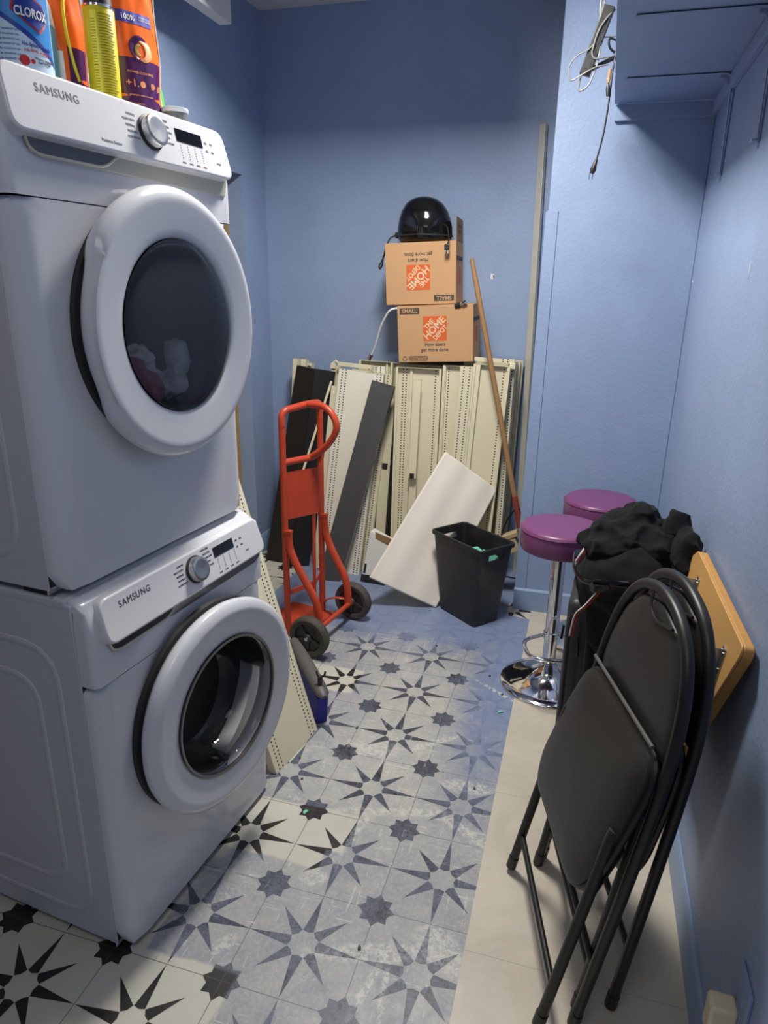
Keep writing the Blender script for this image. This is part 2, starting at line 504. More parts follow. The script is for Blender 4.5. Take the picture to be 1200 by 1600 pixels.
def build_floor():
    mb = MB()
    f = mb.quad([(-2.5, YF, 0), (0.100, YF, 0), (0.100, 2.3, 0), (-2.5, 2.3, 0)])
    g = mb.quad([(0.100, YF, 0.0012), (0.8, YF, 0.0012), (0.8, 2.3, 0.0012), (0.100, 2.3, 0.0012)])
    g.material_index = 1
    layer = mb.bm.verts.layers.float.new('star')
    zs = 0.0005
    def clip(p):
        return (min(p[0], 0.0995), p[1])
    def poly(pts):
        pts = [clip(p) for p in pts]
        if max(p[0] for p in pts) - min(p[0] for p in pts) < 1e-4: return
        vs = [mb.bm.verts.new((p[0], p[1], zs)) for p in pts]
        for v in vs: v[layer] = 1.0
        try: mb.bm.faces.new(vs)
        except ValueError: pass
    for i in range(-8, 2):
        for j in range(-10, 8):
            cx, cy = i * T, j * T
            for k in range(8):
                a = k * PI / 4
                L = 0.497 * T if k % 2 == 0 else 0.42 * T
                r0 = 0.135 * T
                da = R(21.5)
                p0 = (cx + r0 * math.cos(a - da), cy + r0 * math.sin(a - da))
                p1 = (cx + L * math.cos(a), cy + L * math.sin(a))
                p2 = (cx + r0 * math.cos(a + da), cy + r0 * math.sin(a + da))
                p3 = (cx + 0.112 * T * math.cos(a), cy + 0.112 * T * math.sin(a))
                if cx < 0.2 and min(p0[0], p1[0], p2[0]) < 0.099:
                    if max(p0[0], p1[0], p2[0]) > 0.0995:
                        # cut the triangle at the strip edge
                        tri = [p0, p1, p2, p3]
                        out = []
                        for q in range(4):
                            A, B = tri[q], tri[(q + 1) % 4]
                            ia, ib = A[0] <= 0.0995, B[0] <= 0.0995
                            if ia: out.append(A)
                            if ia != ib:
                                t = (0.0995 - A[0]) / (B[0] - A[0])
                                out.append((0.0995, A[1] + t * (B[1] - A[1])))
                        if len(out) >= 3: poly(out)
                    else:
                        poly([p0, p1, p2, p3])
            sx, sy = cx - T / 2, cy - T / 2
            if sx + .17 * T < 0.0995:
                pts = []
                for k in range(16):
                    a = k * PI / 8
                    rr = (0.170 if k % 2 == 0 else 0.122) * T
                    pts.append((sx + rr * math.cos(a), sy + rr * math.sin(a)))
                poly(pts)
    o = struct('floor', mb, [floor_material(), marble_material()], smooth=False)
    return o
build_floor()

# walls -------------------------------------------------------------
struct('wall_back', MB().box(XL - 0.1, 0.3, YB, YB + 0.1, 0, ZC), M['wall'])
struct('wall_right', MB().box(XR, XR + 0.1, YF, YP + 0.6, 0, ZC), M['wall'])
struct('wall_front', MB().box(-2.5, XR + 0.1, YF - 0.1, YF, 0, ZC), M['wall'])
struct('ceiling', MB().box(-2.5, XR + 0.1, YF, YB + 0.1, ZC, ZC + 0.1), M['ceiling'])
# pier: the wall that steps forward on the right
struct('wall_pier', MB().box(0.016, XR, YP, YB + 0.1, 0, ZC), M['wall'], bevel=0.004)
# left wall with the laundry recess (opening from floor to 2.17 m)
mb = MB()
mb.box(XL - 0.09, XL, 1.815, YB, 0, ZC)
mb.box(XL - 0.09, XL, -1.6, 1.815, 2.172, ZC)
mb.box(XL - 0.09, XL, YF, -1.6, 0, ZC)
struct('wall_left', mb, M['wall'])
mb = MB()
mb.box(-2.45, XL - 0.09, 1.80, 1.9, 0, ZC)
mb.box(-2.5, -2.42, -1.7, 1.9, 0, ZC)
mb.box(-2.45, XL - 0.09, -1.75, -1.6, 0, ZC)
struct('wall_recess', mb, M['brown'])

# baseboards
def base_profile_y(y0, y1, xw, sgn, name):
    mb = MB()
    h = 0.118
    x1 = xw + sgn * 0.013
    mb.prism([(xw, 0), (x1, 0), (x1, h - 0.012), (xw + sgn * 0.004, h), (xw, h)], 'y', y0, y1)
    return struct(name, mb, M['trim'])
base_profile_y(YF, YP, XR, -1, 'baseboard_right')
base_profile_y(1.815, YB, XL, 1, 'baseboard_left')
mb = MB()
mb.prism([(YP, 0), (YP - 0.014, 0), (YP - 0.014, 0.112), (YP - 0.006, 0.122), (YP, 0.122)], 'x', 0.001, XR)
mb.prism([(0.016, 0), (0.002, 0), (0.002, 0.112), (0.010, 0.122), (0.016, 0.122)], 'y', YP + 0.0005, YB - 0.014)
struct('baseboard_pier', mb, M['trim'])
mb = MB()
mb.prism([(YB, 0), (YB - 0.013, 0), (YB - 0.013, 0.11), (YB - 0.004, 0.122), (YB, 0.122)], 'x', XL, 0.016)
struct('baseboard_back', mb, M['trim'])
mb = MB()
mb.prism([(1.815, 0), (1.802, 0), (1.802, 0.106), (1.811, 0.118), (1.815, 0.118)], 'x', XL - 0.09, XL + 0.013)
struct('baseboard_recess', mb, M['trim'])
# corner guard board on the pier
struct('trim_1', MB().box(0.004, 0.060, YP - 0.006, YP, 0.12, 1.952).box(0.004, 0.016, YP - 0.006, YP + 0.07, 0.12, 1.952), M['wall'], bevel=0.002)
# ledger board on the pier under the shelf and along the right wall
struct('trim_2', MB().box(0.257, XR, YP - 0.020, YP, 2.292, 2.352), M['wall'], bevel=0.002)
struct('trim_3', MB().box(XR - 0.020, XR, -0.6, YP - 0.02, 2.300, 2.352), M['wall'], bevel=0.002)
# white boxed beam end above the dryer
struct('trim_4', MB().box(-1.425, -1.368, -1.3, 1.30, 2.683, ZC), M['whitewood'], bevel=0.004)

# unseen ceiling soffit, added to shade the upper back wall
struct('shade_soffit', MB().box(XL, -0.20, 0.95, 1.07, 2.74, ZC), M['whitewood'], bevel=0.004)

# ------------------------------------------------------------------ washer and dryer
PHI = -R(5.67)
def rrect(y0, y1, z0, z1, r, x, n=7):
    return arc([(x, y0, z0), (x, y1, z0), (x, y1, z1), (x, y0, z1)], r, n, closed=True)

def appliance(kind, loc, W, H, D, door_c, door_r, glass_r, door_p, ajar):
    dry = kind == 'dryer'
    label = ('white front loading dryer stacked on top, clothes behind its dark glass door' if dry
             else 'white front loading washing machine on the floor, door ajar, under the dryer')
    t = thing('tumble_dryer' if dry else 'washing_machine', label, 'dryer' if dry else 'washing machine', loc, PHI)
    # cabinet shell, hollow at the front
    zb = 0.0 if dry else 0.018
    mb = MB()
    xb, xf = -D, -0.047
    th = 0.012
    mb.box(xb, xf, 0, th, zb, H - 0.012)
    mb.box(xb, xf, W - th, W, zb, H - 0.012)
    mb.box(xb, xb + th, 0, W, zb, H - 0.012)
    mb.box(xb, xf, 0, W, zb, zb + th)
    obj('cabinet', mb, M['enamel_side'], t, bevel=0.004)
    # pressed ridges on the side
    mb = MB()
    for (a, b_, c, d, r_) in ((-D + 0.05, -0.115, zb + 0.065, H - 0.13, 0.10), (-D + 0.13, -0.185, zb + 0.15, H - 0.22, 0.08)):
        path = arc([(a, 0, c), (b_, 0, c), (b_, 0, d), (a, 0, d)], r_, 8, closed=True)
        mb.tube([(p[0], 0.0015, p[2]) for p in path], 0.010, 8, closed=True, flat=(1.0, 0.55) if False else None)
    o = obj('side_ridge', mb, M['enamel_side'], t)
    o.scale = (1, 0.35, 1)
    # top plate
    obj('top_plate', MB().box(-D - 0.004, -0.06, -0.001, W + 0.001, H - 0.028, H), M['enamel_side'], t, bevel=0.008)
    # front lower panel with round opening
    seam = H - 0.208 if not dry else H - 0.212
    def front(name, z0, z1, prof=None):
        mb = MB()
        # rounded plan outline of the front skin
        out = arc([(-0.045, 0.0, 0), (0, 0.0, 0), (0, W, 0), (-0.045, W, 0)], 0.038, 8)
        return out
    # plate with hole made as strips: ring grid between the circle and the rectangle
    z0, z1 = zb + 0.004, seam - 0.0012
    cy, cz = door_c
    rr = glass_r + 0.05
    mb = MB()
    def xprof(y):
        e = 0.046
        d = min(y, W - y)
        if d >= e: return 0.0
        q = (e - d) / e
        return -0.045 * (1 - math.sqrt(max(0, 1 - q * q)))
    n = 96
    inner, outer, mids = [], [], []
    for k in range(n):
        a = 2 * PI * k / n
        c_, s_ = math.cos(a), math.sin(a)
        tt = []
        if c_ > 1e-6: tt.append((W - cy) / c_)
        if c_ < -1e-6: tt.append(-cy / c_)
        if s_ > 1e-6: tt.append((z1 - cz) / s_)
        if s_ < -1e-6: tt.append((z0 - cz) / s_)
        L = min(tt)
        ring = []
        for f in (0, 0.15, 0.3, 0.45, 0.6, 0.7, 0.78, 0.85, 0.9, 0.94, 0.97, 0.99, 1.0):
            r_ = rr + (L - rr) * f
            y, z = cy + r_ * c_, cz + r_ * s_
            ring.append(mb.bm.verts.new((xprof(y), y, z)))
        tail = mb.bm.verts.new((-0.045, cy + L * c_, cz + L * s_))
        inn = mb.bm.verts.new((-0.06, cy + rr * c_, cz + rr * s_))
        outer.append([inn] + ring + [tail])
    for k in range(n):
        A, B = outer[k], outer[(k + 1) % n]
        for q in range(len(A) - 1):
            mb.bm.faces.new([A[q], B[q], B[q + 1], A[q + 1]])
    obj('front_panel', mb, M['enamel'], t, ang=50)
    # upper fascia behind the control panel
    mb = MB()
    out = arc([(-0.045, 0.0, 0), (0, 0.0, 0), (0, W, 0), (-0.045, W, 0)], 0.045, 10)
    o2 = [(p[0], p[1]) for p in out]
    zt = H - 0.004
    b0 = [(x, y, seam + 0.0012) for x, y in o2]
    b1 = [(x, y, H - 0.075) for x, y in o2]
    b2 = [(min(x, -0.014), y * 0.99 + W * 0.005, H - 0.03) for x, y in o2]
    b3 = [(x * 1.0 - 0.045, y * 0.98 + W * 0.01, zt) for x, y in o2]
    for A, B in ((b0, b1), (b1, b2), (b2, b3)):
        va = [mb.bm.verts.new(p) for p in A]; vb = [mb.bm.verts.new(p) for p in B]
        for k in range(len(va) - 1):
            mb.bm.faces.new([va[k], va[k + 1], vb[k + 1], vb[k]])
    va = [mb.bm.verts.new(p) for p in b3]
    mb.bm.faces.new(va)
    obj('upper_fascia', mb, M['enamel'], t, ang=60)
    obj('joint_liner', MB().box(-0.045, -0.006, 0.04, W - 0.04, seam - 0.012, seam + 0.012).box(-0.05, -0.045, 0.0035, W - 0.0035, zb + 0.01, H - 0.03), M['dark_gap'], t)
    # control panel: leaning slab with rounded ends
    lean = R(13 if dry else 15)
    ph = 0.112 if dry else 0.105
    hz = H - 0.110
    up = Vector((-math.sin(lean), 0, math.cos(lean)))
    nr = Vector((math.cos(lean), 0, math.sin(lean)))
    org = Vector((0.026 if dry else 0.024, 0, hz))
    y0, y1 = (0.006 if dry else 0.028), W - (0.018 if dry else 0.014)
    P = lambda y, v, d=0.0: org + Vector((0, y, 0)) + up * v + nr * d
    outl = arc([(y0, 0, 0), (y1, 0, 0), (y1 - 0.012, ph, 0), (y0 + 0.004, ph, 0)], 0.03, 7, closed=True)
    mb = MB()
    mb.hexa([P(p[0], p[1], -0.055) for p in outl], [P(p[0], p[1], 0) for p in outl])
    cp = obj('control_panel', mb, M['panelwhite'], t, bevel=0.005)
    # grip strip under the panel
    sm_ = M['cream_strip'] if dry else M['grey_strip']
    mb = MB()
    s0 = 0.27 if not dry else 0.02
    zz0, zz1 = hz - 0.034, hz + 0.004
    if dry:
        pts = [(0.05, zz1), (0.055, zz0 + 0.006), (0.10, zz0), (W - 0.03, zz0 - 0.004), (W - 0.02, zz1)]
    else:
        pts = [(0.265, zz1), (0.235, zz0 + 0.004), (0.26, zz0), (W - 0.05, zz0), (W - 0.022, zz0 + 0.012), (W - 0.016, zz1)]
    mb.prism(pts, 'x', -0.02, 0.0035)
    obj('trim_strip', mb, sm_, t, bevel=0.001)
    # drawer grip pocket
    mb = MB()
    pk = [(0.045, hz + 0.002), (0.052, hz - 0.022), (0.075, hz - 0.031), (0.245 if not dry else 0.235, hz - 0.030), (0.285, hz + 0.002)]
    mb.prism(pk, 'x', -0.01, 0.0042)
    obj('pocket_grip', mb, M['dark_gap'] if not dry else M['grey_strip'], t, bevel=0.001)
    mb = MB()
    lip = [(0.004, p[0], p[1]) for p in pk]
    mb.tube(arc(lip, 0.02, 5), 0.0032, 8)
    obj('pocket_lip', mb, M['cream_strip'], t)
    # knob
    ky, kv = (0.372, 0.058) if dry else (0.352, 0.058)
    kc = P(ky, kv)
    kr = 0.032
    rot = Matrix((( nr.x, 0, up.x * 1, kc.x), (0, 1, 0, kc.y), (nr.z, 0, up.z, kc.z), (0, 0, 0, 1)))
    mb = MB().lathe([(kr + 0.003, 0.0), (kr + 0.004, 0.004), (kr + 0.001, 0.006)], axis='x', seg=48, mx=rot)
    kb = obj('dial', mb, M['dark_gap'], t)
    mb = MB().lathe([(kr, 0.005), (kr, 0.020), (kr - 0.001, 0.0225), (kr - 0.004, 0.024), (kr - 0.009, 0.0235), (0, 0.0225)], axis='x', seg=48, mx=rot)
    obj('dial_cap', mb, M['brushed'], kb)
    # display
    dy0, dy1 = (0.462, 0.558) if dry else (0.437, 0.527)
    mb = MB().hexa([P(dy0, 0.058, 0.0004), P(dy1, 0.058, 0.0004), P(dy1, 0.085, 0.0004), P(dy0, 0.085, 0.0004)],
                   [P(dy0, 0.058, 0.0012), P(dy1, 0.058, 0.0012), P(dy1, 0.085, 0.0012), P(dy0, 0.085, 0.0012)])
    obj('display', mb, M['blackgloss'], t)
    # printing
    ydir = (0, 1, 0)
    big = text_bm([('SAMSUNG', 0.0215, P(0.130 if dry else 0.137, 0.079 if dry else 0.076, 0.0004), ydir, up, 0.0041, 'CENTER', 0.95)])
    obj('lettering', big, M['ink'], t)
    its = []
    names_l = ['NORMAL', 'HEAVY DUTY', 'BEDDING', 'NORMAL+', 'ACTIVEWEAR']
    names_r = ['PERM PRESS', 'DELICATES', 'RINSE+SPIN', 'TIME DRY', 'QUICK WASH']
    for i in range(5):
        its.append((names_l[i], 0.0062, P(ky - 0.045 + 0.004 * abs(i - 2), 0.085 - i * 0.0115, 0.0004), ydir, up, 0, 'RIGHT'))
        its.append((names_r[i], 0.0062, P(ky + 0.041 - 0.004 * abs(i - 2) + 0.004, 0.093 - i * 0.0115, 0.0004), ydir, up, 0, 'LEFT'))
    for i in range(4):
        for k in range(6):
            its.append(('-', 0.009, P(dy0 + 0.010 + i * 0.026, 0.051 - k * 0.0052, 0.0004), ydir, up, 0.03))
        its.append(('mode', 0.006, P(dy0 + 0.010 + i * 0.026, 0.014, 0.0004), ydir, up))
        its.append(('.', 0.018, P(dy1 + 0.015 + (i % 2) * 0.02, 0.078 - (i // 2) * 0.018, 0.0004), ydir, up, 0.02))
        its.append(('hold', 0.0055, P(dy1 + 0.015 + (i % 2) * 0.022, 0.071 - (i // 2) * 0.018, 0.0004), ydir, up))
    its.append(('START', 0.006, P(dy1 + 0.055, 0.03, 0.0004), ydir, up))
    its.append(('Moisture Sensor' if dry else '', 0.0085, P(0.245 if dry else 0.12, 0.018, 0.0004), ydir, up)) if dry else None
    its = [i for i in its if i and i[0]]
    pm_ = M['lightink'] if dry else M['ink']
    obj('cycle_print', text_bm([i for i in its if i[0] in names_l]), pm_, t)
    obj('option_print', text_bm([i for i in its if i[0] in names_r]), pm_, t)
    obj('button_print', text_bm([i for i in its if i[0] not in names_l + names_r]), pm_, t)
    # ---- door: ring, window, hinge gap
    d = bpy.data.objects.new('door', None)
    d.empty_display_size = 0.05
    COL.objects.link(d)
    d.parent = t
    hy = 0.055
    d.location = (0.0, hy, cz)
    d.rotation_euler = (0, 0, -ajar)
    yc = cy - hy
    prof = [(glass_r + 0.01, 0.006), (door_r - 0.045, 0.004), (door_r - 0.020, 0.012), (door_r - 0.004, 0.030), (door_r, 0.042), (door_r - 0.001, 0.050), (door_r - 0.004, 0.055),
            (door_r - 0.012, door_p - 0.006), (door_r - 0.022, door_p - 0.001), (door_r - 0.028, door_p), (door_r - 0.036, door_p - 0.0005), (glass_r + 0.022, door_p - 0.0065),
            (glass_r + 0.010, door_p - 0.008), (glass_r + 0.003, door_p - 0.011), (glass_r, door_p - 0.016), (glass_r, 0.03), (glass_r + 0.01, 0.006)]
    mb = MB().lathe([(r_, h_) for r_, h_ in prof], c=(0, yc, 0), axis='x', seg=96)
    for f in list(mb.bm.faces):
        if len(f.verts) > 4: mb.bm.faces.remove(f)
    # finger grip scooped out of the rim
    g0 = PI * (1.0 if not dry else 1.0)
    for v in mb.bm.verts:
        yy, zz = v.co.y - yc, v.co.z
        r_ = math.hypot(yy, zz)
        a = math.atan2(zz, yy)
        da = abs((a - PI + PI) % (2 * PI) - PI)
        if dry and r_ > door_r - 0.03 and da < 0.62 and v.co.x < door_p - 0.004:
            k = 1 - (da / 0.62) ** 6
            s_ = 1 - 0.020 * k / r_
            v.co.y = yc + yy * s_; v.co.z = zz * s_
    obj('door_ring', mb, M['enamel'], d, ang=60)
    # dark ring standing in for the shadow in the gap behind the door
    dg = 0.024 if dry else 0.004
    mb = MB().lathe([(door_r - 0.075, -0.001), (door_r - dg, -0.001), (door_r - dg - 0.002, 0.011), (door_r - 0.075, 0.011)], c=(0, yc, 0), axis='x', seg=72)
    for f in list(mb.bm.faces):
        if len(f.verts) > 4: mb.bm.faces.remove(f)
    obj('door_gap_shade', mb, M['dark_gap'], d)
    # glass
    if dry:
        pr = [(glass_r, door_p - 0.010)] + [(glass_r * math.cos(q), door_p - 0.010 + 0.016 * math.sin(q)) for q in [R(x) for x in (15, 30, 45, 60, 75)]] + [(0, door_p + 0.006)]
        mb = MB().lathe(pr, c=(0, yc, 0), axis='x', seg=72)
        for f in list(mb.bm.faces):
            if len(f.verts) > 4: mb.bm.faces.remove(f)
        obj('door_window', mb, M['glass'], d, ang=80)
        pr2 = [(glass_r - 0.004, door_p - 0.014), (glass_r - 0.008, 0.0), (glass_r - 0.012, -0.05)]
        mb = MB().lathe(pr2, c=(0, yc, 0), axis='x', seg=60)
        for f in list(mb.bm.faces):
            if len(f.verts) > 4: mb.bm.faces.remove(f)
        obj('window_collar', mb, M['drum'], d, ang=80)
    else:
        pr = [(glass_r + 0.001, door_p - 0.006), (glass_r - 0.004, door_p - 0.008), (glass_r - 0.012, door_p - 0.03), (glass_r - 0.02, -0.02), (glass_r - 0.05, -0.075), (glass_r - 0.09, -0.095), (0, -0.10)]
        mb = MB().lathe(pr, c=(0, yc, 0), axis='x', seg=72)
        for f in list(mb.bm.faces):
            if len(f.verts) > 4: mb.bm.faces.remove(f)
        obj('door_bowl', mb, M['glassw'], d, ang=80)
        mb = MB().lathe([(glass_r + 0.004, door_p - 0.006), (glass_r + 0.004, door_p - 0.002), (glass_r - 0.002, door_p - 0.003), (glass_r - 0.003, door_p - 0.012)], c=(0, yc, 0), axis='x', seg=72)
        for f in list(mb.bm.faces):
            if len(f.verts) > 4: mb.bm.faces.remove(f)
        obj('window_bezel', mb, M['grey_strip'], d, ang=60)
        mb = MB()
        mb.box(door_p * 0 + 0.02, 0.024, yc + glass_r - 0.014, yc + glass_r - 0.008, 0.045, 0.075)
        obj('catch', mb, M['blackmat'], d, bevel=0.002)
    # drum
    dr = rr - 0.003
    pr = [(dr, -0.058), (dr, -0.10), (dr + 0.045, -0.14), (dr + 0.05, -0.55), (dr - 0.02, -0.58), (0, -0.585)]
    mb = MB().lathe(pr, c=(0, cy, cz), axis='x', seg=64)
    for f in list(mb.bm.faces):
        if len(f.verts) > 4: mb.bm.faces.remove(f)
    for k in range(3):
        a = 2 * PI * k / 3 + 0.5
        q = dr + 0.03
        mb.tube([(-0.16, cy + q * math.cos(a), cz + q * math.sin(a)), (-0.52, cy + q * math.cos(a), cz + q * math.sin(a))], 0.025, 8)
    obj('drum', mb, M['drum'], t, ang=60)
    # feet
    for fx in (-D + 0.08, -0.10):
        for fy in (0.07, W - 0.07):
            if dry:
                obj('foot', MB().box(fx - 0.035, fx + 0.035, fy - 0.06, fy + 0.03, -0.014, 0.004), M['blackmat'], t, bevel=0.003)
            else:
                obj('foot', MB().lathe([(0.018, 0), (0.02, 0.004), (0.012, 0.008), (0.010, 0.02)], c=(fx, fy, 0)), M['blackmat'], t)
    return t

wash = appliance('washer', (-0.703, -0.770, 0.0), 0.686, 0.985, 0.74, (0.366, 0.545), 0.293, 0.190, 0.066, R(5))
dry = appliance('dryer', (-0.746, -0.775, 1.000), 0.686, 0.985, 0.72, (0.374, 0.530), 0.298, 0.190, 0.070, 0)

# clothes inside the dryer (local axes of the dryer, seen through the glass)
def cloth_heap(name, blobs, m, label, loc, rz=0, disp=0.03, vox=0.012, nsz=0.08, cat='clothes', group=None, ridge=None):
    mb = MB()
    for c, r in blobs:
        mb.blob(c, r, 18)
    o = obj(name, mb, m)
    o.location = loc; o.rotation_euler = (0, 0, rz)
    rm = o.modifiers.new('rm', 'REMESH'); rm.mode = 'VOXEL'; rm.voxel_size = vox; rm.use_smooth_shade = True
    tx = bpy.data.textures.new(name + 'n', 'CLOUDS'); tx.noise_scale = nsz; tx.noise_depth = 2
    tx.cloud_type = 'GRAYSCALE'
    dm = o.modifiers.new('d', 'DISPLACE'); dm.texture = tx; dm.strength = disp; dm.texture_coords = 'LOCAL'
    if ridge:
        t2 = bpy.data.textures.new(name + 'r', 'MUSGRAVE'); t2.musgrave_type = 'RIDGED_MULTIFRACTAL'; t2.noise_scale = ridge[0]; t2.octaves = 2; t2.noise_intensity = 0.6
        d2 = o.modifiers.new('d2', 'DISPLACE'); d2.texture = t2; d2.strength = ridge[1]; d2.texture_coords = 'LOCAL'; d2.mid_level = 0.5
        sm = o.modifiers.new('s', 'SMOOTH'); sm.factor = 0.5; sm.iterations = 1
    tag(o, label, cat, group)
    return o
cl = (-0.746, -0.775, 1.000)
cloth_heap('pale_towel', [((-0.045, 0.42, 0.392), (0.045, 0.08, 0.035)), ((-0.05, 0.31, 0.465), (0.035, 0.07, 0.03)), ((-0.06, 0.47, 0.44), (0.04, 0.05, 0.055)), ((-0.07, 0.38, 0.43), (0.03, 0.08, 0.03))], M['laundry_w'],
           'pale crumpled laundry behind the dryer window', cl, PHI, 0.05, 0.008, 0.05)
cloth_heap('plum_shirt', [((-0.035, 0.29, 0.430), (0.03, 0.055, 0.05)), ((-0.03, 0.35, 0.395), (0.03, 0.05, 0.035))], M['laundry_p'],
           'dark pink crumpled garment behind the dryer window, lower left', cl, PHI, 0.04, 0.008, 0.05)

# ------------------------------------------------------------------ products on the dryer
ZT = 1.986
def place(t_loc, rz):
    return Matrix.Translation(Vector(t_loc)) @ Matrix.Rotation(rz, 4, 'Z')

def arc_patch(r, a0, a1, z0, z1, n=16, zf0=None, zf1=None):
    """curved label patch on a cylinder of radius r"""
    mb = MB()
    cols = []
    for k in range(n + 1):
        a = a0 + (a1 - a0) * k / n
        za = zf0(k / n) if zf0 else z0
        zb_ = zf1(k / n) if zf1 else z1
        cols.append((mb.bm.verts.new((r * math.cos(a), r * math.sin(a), za)), mb.bm.verts.new((r * math.cos(a), r * math.sin(a), zb_))))
    for k in range(n):
        mb.bm.faces.new([cols[k][0], cols[k + 1][0], cols[k + 1][1], cols[k][1]])
    return mb

def wrap_text(s_, size, r, ac, z, m, parent, name='lettering', bold=0.0, sx=1.0, sq=1.0):
    """text bent round a vertical cylinder, readable from outside, centred on angle ac"""
    mb = text_bm([(s_, size, (0, 0, 0), (1, 0, 0), (0, 0, 1), bold, 'CENTER', sx)])
    for v in mb.bm.verts:
        a = ac + v.co.x / r
        d = -v.co.y
        v.co = Vector(((r + 0.0008 + d) * math.cos(a), (r + 0.0008 + d) * math.sin(a) * sq, z + v.co.z))
    return obj(name, mb, m, parent)

# spray can
t = thing('spray_can', 'yellow spray can with black cap standing on the dryer', 'spray can', (-0.842, -0.342, ZT), R(-58))
cr = 0.0325
obj('can_body', MB().lathe([(cr - 0.003, 0), (cr, 0.003), (cr, 0.197), (cr - 0.003, 0.203), (cr - 0.006, 0.206)]), M['yellow'], t)
obj('can_seam', MB().lathe([(cr - 0.002, 0.197), (cr + 0.0012, 0.199), (cr + 0.0012, 0.203), (cr - 0.004, 0.206)]), M['chrome'], t)
obj('can_cap', MB().lathe([(cr - 0.003, 0.204), (cr - 0.004, 0.222), (cr - 0.006, 0.255), (cr - 0.010, 0.262), (0, 0.263)]), M['blackmat'], t)
obj('label_band', arc_patch(cr + 0.0004, -0.55, -0.10, 0.02, 0.19), M['yellow2'], t)
its = MB()
for i in range(30):
    lw = 0.8 + 0.2 * random.Random(i).random()
    p = arc_patch(cr + 0.0006, 0.0, 1.05 * lw, 0.030 + i * 0.0053, 0.0318 + i * 0.0053, 10)
    me = bpy.data.meshes.new('x'); p.bm.to_mesh(me); its.bm.from_mesh(me); bpy.data.meshes.remove(me)
    if i < 28:
        p = arc_patch(cr + 0.0006, -0.52, -0.52 + 0.33 * lw, 0.03 + i * 0.0053, 0.0314 + i * 0.0053, 5)
        me = bpy.data.meshes.new('x'); p.bm.to_mesh(me); its.bm.from_mesh(me); bpy.data.meshes.remove(me)
obj('fine_print', its, M['olive'], t)
obj('barcode_patch', arc_patch(cr + 0.0007, 0.05, 0.85, 0.012, 0.026), M['lblwhite'], t)
its = MB()
for i in range(22):
    a = 0.18 + i * 0.026
    p = arc_patch(cr + 0.0009, a, a + (0.008 if i % 3 else 0.015), 0.0135, 0.0245, 1)
    me = bpy.data.meshes.new('x'); p.bm.to_mesh(me); its.bm.from_mesh(me); bpy.data.meshes.remove(me)
obj('barcode', its, M['ink'], t)

# bleach bottle
t = thing('bleach_bottle', 'white bleach bottle with sky blue label at the near end of the dryer top', 'bottle', (-0.872, -0.563, ZT), R(-50))
br = 0.062
def ovalize(mb, k):
    for v in mb.bm.verts: v.co.y *= k
    return mb
sq = 1.0
obj('bottle_body', MB().lathe([(br - 0.008, 0), (br - 0.002, 0.006), (br, 0.015), (br, 0.19), (br - 0.006, 0.215), (br - 0.025, 0.245), (0.022, 0.262), (0.020, 0.27)]), M['bleachwhite'], t)
obj('bottle_cap', MB().lathe([(0.023, 0.268), (0.023, 0.295), (0.020, 0.299), (0, 0.299)]), M['navy'], t)
obj('label_lower', arc_patch(br + 0.0004, -1.35, 1.35, 0.004, 0.12, 24), M['palelabel'], t)
obj('label_blue', arc_patch(br + 0.0006, -1.35, 1.35, 0.0, 0.19, 24, zf0=lambda u: 0.148 - 0.105 * u, zf1=lambda u: 0.19), M['bleachblue'], t)
obj('label_navy', arc_patch(br + 0.0008, -1.35, 1.35, 0, 0, 24, zf0=lambda u: 0.142 - 0.105 * u, zf1=lambda u: 0.151 - 0.103 * u), M['navy'], t)
def diamond(r, ac, zc, w_, h_, m, name):
    mb = MB()
    pts = []
    for a_, z_ in ((-1, 0.05), (-0.82, 0.62), (-0.1, 1.0), (0.75, 0.62), (1, 0.05), (0.9, -0.45), (0.45, -1.0), (-0.25, -0.62)):
        pts.append((a_, z_))
    ctr = mb.bm.verts.new((r * math.cos(ac), r * math.sin(ac), zc))
    vs = []
    for i in range(len(pts)):
        for k in range(4):
            u = k / 4
            a_ = pts[i][0] * (1 - u) + pts[(i + 1) % 8][0] * u
            z_ = pts[i][1] * (1 - u) + pts[(i + 1) % 8][1] * u
            vs.append(mb.bm.verts.new((r * math.cos(ac + a_ * w_ / r), r * math.sin(ac + a_ * w_ / r), zc + z_ * h_)))
    for k in range(len(vs)):
        mb.bm.faces.new([ctr, vs[k], vs[(k + 1) % len(vs)]])
    return obj(name, mb, m, t)
diamond(br + 0.0022, 0.50, 0.116, 0.036, 0.030, M['redlabel'], 'logo_border')
diamond(br + 0.0030, 0.50, 0.116, 0.032, 0.026, M['navy'], 'logo_field')
wrap_text('CLOROX', 0.021, br + 0.0032, 0.52, 0.115, M['lblwhite'], t, 'lettering', 0.02, 0.72)
wrap_text('No-Splash Formula', 0.0085, br + 0.001, 0.62, 0.064, M['navy'], t, 'slogan', 0.01, 0.9)
wrap_text('Kills 99.9% of Bacteria', 0.006, br + 0.001, 0.62, 0.054, M['redlabel'], t, 'claim', 0.005)
for i in range(7):
    wrap_text('- directions for household use -', 0.0048, br + 0.001, -0.35, 0.085 - i * 0.008, M['navy'], t, 'fine_print')
wrap_text('Whitens, Brightens\nEasy to Pour', 0.0055, br + 0.001, 0.80, 0.040, M['ink'], t, 'claim')
mb = MB()
for rr_, cc in ((0.009, 0.18), (0.004, 0.42)):
    vs = [mb.bm.verts.new(((br + 0.001) * math.cos(cc + rr_ / br * math.cos(k * PI / 8)), (br + 0.001) * math.sin(cc + rr_ / br * math.cos(k * PI / 8)), 0.037 + rr_ * math.sin(k * PI / 8))) for k in range(16)]
    mb.bm.faces.new(vs)
obj('seal_mark', mb, M['redlabel'], t)

